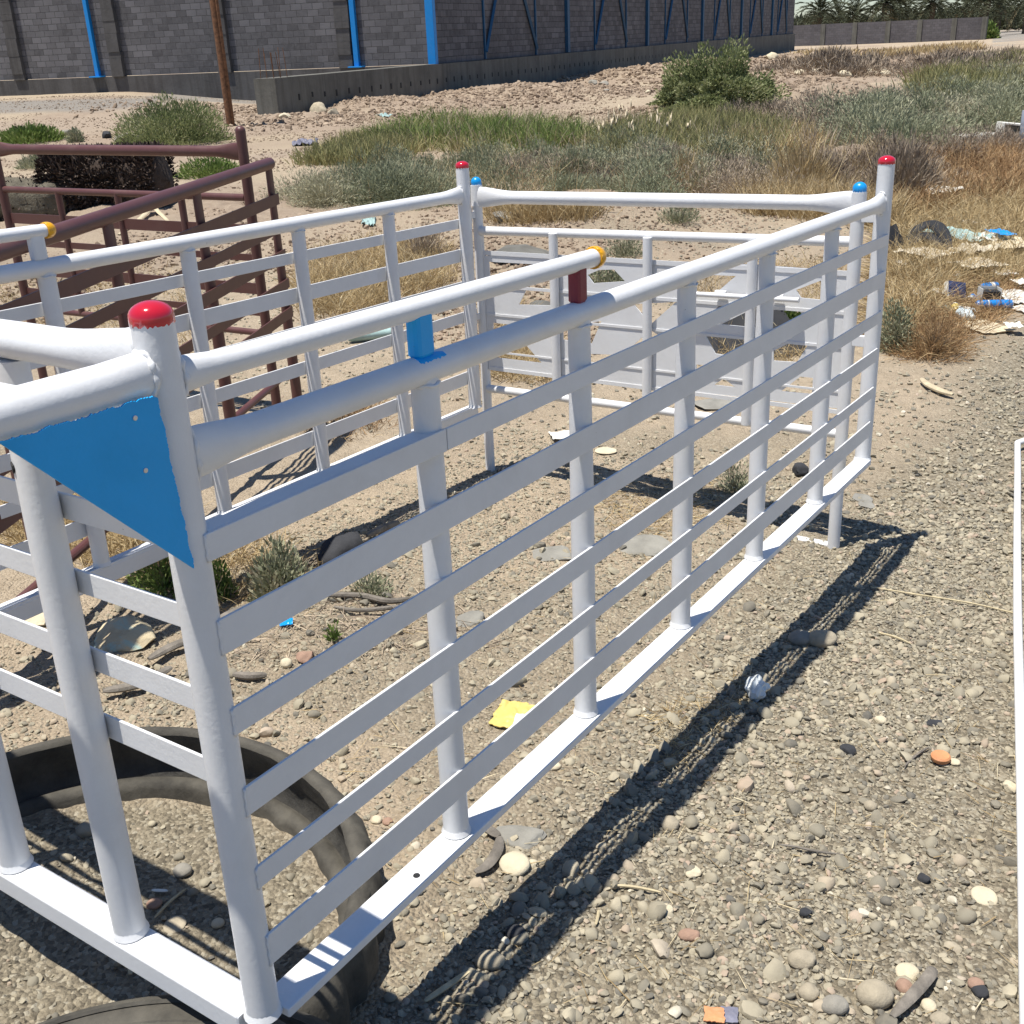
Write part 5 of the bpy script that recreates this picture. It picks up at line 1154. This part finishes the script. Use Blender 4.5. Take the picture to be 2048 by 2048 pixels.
loop_tube('dry_twig', 'thin grey stick pointing at the orange lid', 'twig', [(1808, 1538), (1832, 1516), (1856, 1500)], .0032, WOODG, .006, 6)
loop_tube('dry_twig', 'dark bent twig in the middle of the gravel', 'twig', [(1558, 1698), (1590, 1704), (1630, 1712), (1690, 1716)], .0026, WOODG, .008, 6)
loop_tube('straw_splinter', 'yellow wooden splinter lying by the tyre at the lower left', 'splinter', [(262, 1955), (268, 1925), (270, 1905)], .007, STRAW, .006, 6, lambda i, l, L: (.4, 1))
loop_tube('straw_splinter', 'flat white splinter on the dirt inside the tyre', 'splinter', [(306, 1792), (338, 1792)], .004, PAPERW, .006, 6, lambda i, l, L: (.4, 1))
loop_tube('straw_stalk', 'dry stalk lying on the dirt inside the tyre', 'reed', [(312, 1845), (340, 1815), (372, 1782)], .003, STRAW, .008, 6)
loop_tube('straw_stalk', 'yellow reed stalk in the dark shade at the bottom', 'reed', [(850, 2010), (890, 1985), (945, 1950)], .006, STRAW, .006, 6, lambda i, l, L: (.5, 1))
loop_tube('dead_branch', 'upper dead branch on the rack floor behind the slats', 'branch', [(640, 1205), (720, 1203), (780, 1212), (845, 1206)], .010, WOODG, .012, 8)
loop_tube('dead_branch', 'lower dead branch on the rack floor behind the slats', 'branch', [(670, 1228), (720, 1232), (790, 1222), (830, 1222)], .007, WOODG, .012, 8)
loop_tube('dead_branch', 'forked dark root beside the black boulder', 'branch', [(735, 1085), (765, 1072), (790, 1060), (800, 1058)], .014, WOODG, .016, 8)
loop_tube('dead_branch', 'charred stick below the white pebble on the rack floor', 'branch', [(468, 1358), (500, 1362), (535, 1360)], .011, WOODG, .008, 8)
for k, pts in enumerate([[(420, 1265), (470, 1240), (560, 1205)], [(300, 1330), (360, 1300), (450, 1275)], [(210, 1400), (280, 1380), (345, 1350)]]):
    loop_tube('palm_stalk', ['grey palm stalk pile, top stalk under the front slats', 'middle grey palm stalk under the front slats', 'lowest grey palm stalk beside the tyre'][k], 'palm stalk', pts, .016, WOODG, .012, 8, lambda i, l, L: (.6, 1))
sheet('white_shard', 'curved white shard on the rack floor towards the tailgate', 'shard', 1128, 876, 54, 15, PAPERW, .15, .12, 16, seed=51)
sheet('blue_scrap', 'small blue and white scrap on the rack floor', 'scrap', 574, 1254, 26, 12, SKYBLUE, .2, .2, 12, seed=52)
can(743, 682, 92, 20, .26, TEAL, 'rolled teal plastic tube behind the left side panel', 'roll', name='plastic_roll')
sheet('plastic_bag', 'dark teal bag on the bare soil behind the left top rail', 'plastic bag', 738, 446, 28, 22, TEAL, .1, .5, 16, seed=55)
sheet('plastic_sheet', 'pale turquoise sheet on the spoil below the footing', 'plastic sheet', 768, 234, 30, 14, TEAL, 0, .3, 14, seed=56)
sheet('plastic_sheet', 'grey and blue litter on the track behind the maroon post', 'litter', 610, 290, 46, 12, PURPLE, 0, .3, 16, seed=57)
S(1010, 440, 60, 60, R_SLATE, 'grey rock slope behind the left tailgate post', .4, 'rough', cat='rock')
S(1040, 515, 130, 70, CONC, 'broken concrete slab leaning behind the left part of the tailgate', .25, 'rough', cat='concrete slab')
S(1085, 625, 62, 44, CONC, 'curved concrete fragment behind the tailgate bars', .5, 'rough', cat='concrete piece')
S(1430, 812, 90, 30, R_SLATE, 'dark grey slab behind the bottom of the tailgate', .15, 'rough', cat='stone slab')
sheet('black_sheet', 'black plastic sheet behind the lower openings of the tailgate', 'plastic sheet', 1500, 700, 200, 90, BLACKP, .1, .05, 20, seed=58, pitch=.35, dz=.06)
# palm logs behind the maroon rack
def bark_log(u, v, wpx, hpx, yaw, label, mat, fuzz, fm, D=None):
    p = at(u, v); s = mpp(p); L = wpx*s; r = hpx*s*.5; a = math.atan2(RGT[1], RGT[0])+yaw
    M4 = Matrix.Translation(Vector([float(c) for c in (p[0], p[1], p[2]+r*.86)])) @ Matrix.Rotation(a, 4, 'Z')
    t = thing('palm_log', label, 'log', mat4=M4)
    n = 40; k = 30; V = []
    for i in range(n+1):
        x = -L/2+L*i/n; e = min(1, math.sqrt(max(0, 1-max(0, (abs(x)-L*.40)/(L*.10))**2))+.02)
        for j in range(k):
            th = 6.283*j/k; rr = r*e*(1+.26*fbm(np.array([x*3+2]), np.array([math.cos(th)*2+math.sin(th)*1.3]), 9, 3)[0]*2+.05*math.cos(2*th)); V.append((x, rr*math.cos(th), rr*math.sin(th)))
    Fc = [(i*k+j, i*k+(j+1) % k, (i+1)*k+(j+1) % k, (i+1)*k+j) for i in range(n) for j in range(k)]+[tuple(range(k)), tuple(range(n*k, n*k+k))[::-1]]
    link('log_body', mesh('log_body', V, Fc, mat, True), t)
    x = (-.5+.97*rng.random(fuzz)**1.25)*L; th = 6.283*rng.random(fuzz); P = np.stack([x, r*.98*np.cos(th), r*.98*np.sin(th)], -1); Dv = np.stack([.5*rng.normal(size=fuzz), np.cos(th)+.5*rng.normal(size=fuzz), np.sin(th)+.4*rng.normal(size=fuzz)], -1)
    Vb, Fb = leaf_arrays(P, Dv, r*(.10+.22*rng.random(fuzz)), r*(.05+.07*rng.random(fuzz))); tag(link('root_fibre', npmesh('root_fibre', Vb, Fb, fm, False, np.repeat(rng.random(fuzz), 4)), t), kind='stuff')
FIB = tinted('dark_root_fibre', [(0, (.026, .018, .015)), (.6, (.080, .055, .045)), (1, (.18, .135, .105))], .95); LOGM = simple('dark_log_bark', (.062, .042, .030), .95, .5, 9, .9, .03); LOGG = simple('grey_log_bark', (.12, .105, .075), .95, .4, 9, .9, .03)
bark_log(232, 420, 236, 122, -.06, 'big dark fibrous palm log behind the maroon rails', LOGM, 16000, FIB)
bark_log(45, 440, 200, 84, -.12, 'greyish palm log at the left edge, partly behind the mid rail', LOGG, 500, FIB)
loop_tube('fallen_frond', 'bleached bent palm frond on the soil behind the maroon rail', 'palm frond', [(238, 474), (272, 456), (298, 438), (306, 430), (322, 440), (345, 455)], .028, WOODP, [.0, .03, .06, .08, .05, 0], 8, lambda i, l, L: (.5, 1))
sheet('paper_scrap', 'small torn white scrap above the navy carton', 'scrap', 1905, 560, 26, 12, PAPERW, -0.36, .2, 12, seed=85, dz=.05)
sheet('paper_scrap', 'pale crumpled scrap right above the blue cans', 'scrap', 2000, 560, 34, 12, PAPERW, 0.21, .2, 12, seed=89, dz=.05)
sheet('paper_scrap', 'white scrap at the right edge beside the crumpled sheet', 'scrap', 2040, 580, 24, 10, PAPERW, -0.07, .2, 12, seed=38, dz=.05)
sheet('paper_scrap', 'pale torn scrap left of the navy carton', 'scrap', 1880, 600, 22, 10, PAPERW, 0.07, .2, 12, seed=60, dz=.05)
sheet('paper_scrap', 'little white scrap between tumbleweed and bottle', 'scrap', 1835, 600, 20, 9, PAPERW, -0.36, .2, 12, seed=15, dz=.05)
sheet('paper_scrap', 'pale scrap at the foot of the black panel', 'scrap', 1800, 540, 24, 10, PAPERW, -0.36, .2, 12, seed=71, dz=.05)
sheet('paper_scrap', 'pale scrap in the golden grass above the teal sheet', 'scrap', 1935, 455, 26, 10, PAPERW, -0.07, .2, 12, seed=24, dz=.05)
sheet('paper_scrap', 'dirty white scrap right of the cardboard', 'scrap', 2025, 668, 30, 10, PAPERW, -0.21, .2, 12, seed=23, dz=.05)
# ---------------------------------------------------------------- light, sky, camera, output
sun = bpy.data.lights.new('sun', 'SUN'); sun.energy = 5.0; sun.angle = math.radians(.53); sun.color = (1, .955, .88)
so = bpy.data.objects.new('sun', sun); COL.objects.link(so); so.rotation_euler = Vector(SUN).to_track_quat('-Z', 'Y').to_euler()
w = bpy.data.worlds.new('World'); SC.world = w; w.use_nodes = True; nt = w.node_tree
sk = nt.nodes.new('ShaderNodeTexSky'); sk.sky_type = 'NISHITA'; sk.sun_disc = False
sk.sun_elevation = math.asin(-SUN[2]); sk.sun_rotation = math.atan2(-SUN[0], -SUN[1]); sk.air_density = 1.0; sk.dust_density = 0.0; sk.ozone_density = 4.0
wb = nt.nodes.new('ShaderNodeMix'); wb.data_type = 'RGBA'; wb.blend_type = 'MULTIPLY'; wb.inputs[0].default_value = 1; wb.inputs[7].default_value = (.86, .95, 1.06, 1); nt.links.new(sk.outputs[0], wb.inputs[6]); nt.links.new(wb.outputs[2], nt.nodes['Background'].inputs[0]); nt.nodes['Background'].inputs[1].default_value = .075
cam = bpy.data.cameras.new('camera'); cam.sensor_fit = 'HORIZONTAL'; cam.sensor_width = 36; cam.lens = F/2048*36; cam.clip_end = 2000; cam.clip_start = .05
co = bpy.data.objects.new('camera', cam); COL.objects.link(co)
co.matrix_world = Matrix([[RW[0][i], -RW[1][i], -RW[2][i], CAM[i]] for i in range(3)]+[[0, 0, 0, 1]])
SC.camera = co
SC.render.engine = 'CYCLES'; SC.render.resolution_x = SC.render.resolution_y = 1024
SC.view_settings.view_transform = 'Standard'; SC.view_settings.look = 'None'; SC.view_settings.exposure = .46; SC.view_settings.gamma = 1
SC.cycles.use_denoising = True
SC.cycles.max_bounces = 6; SC.cycles.diffuse_bounces = 3; SC.cycles.glossy_bounces = 3; SC.cycles.transparent_max_bounces = 8
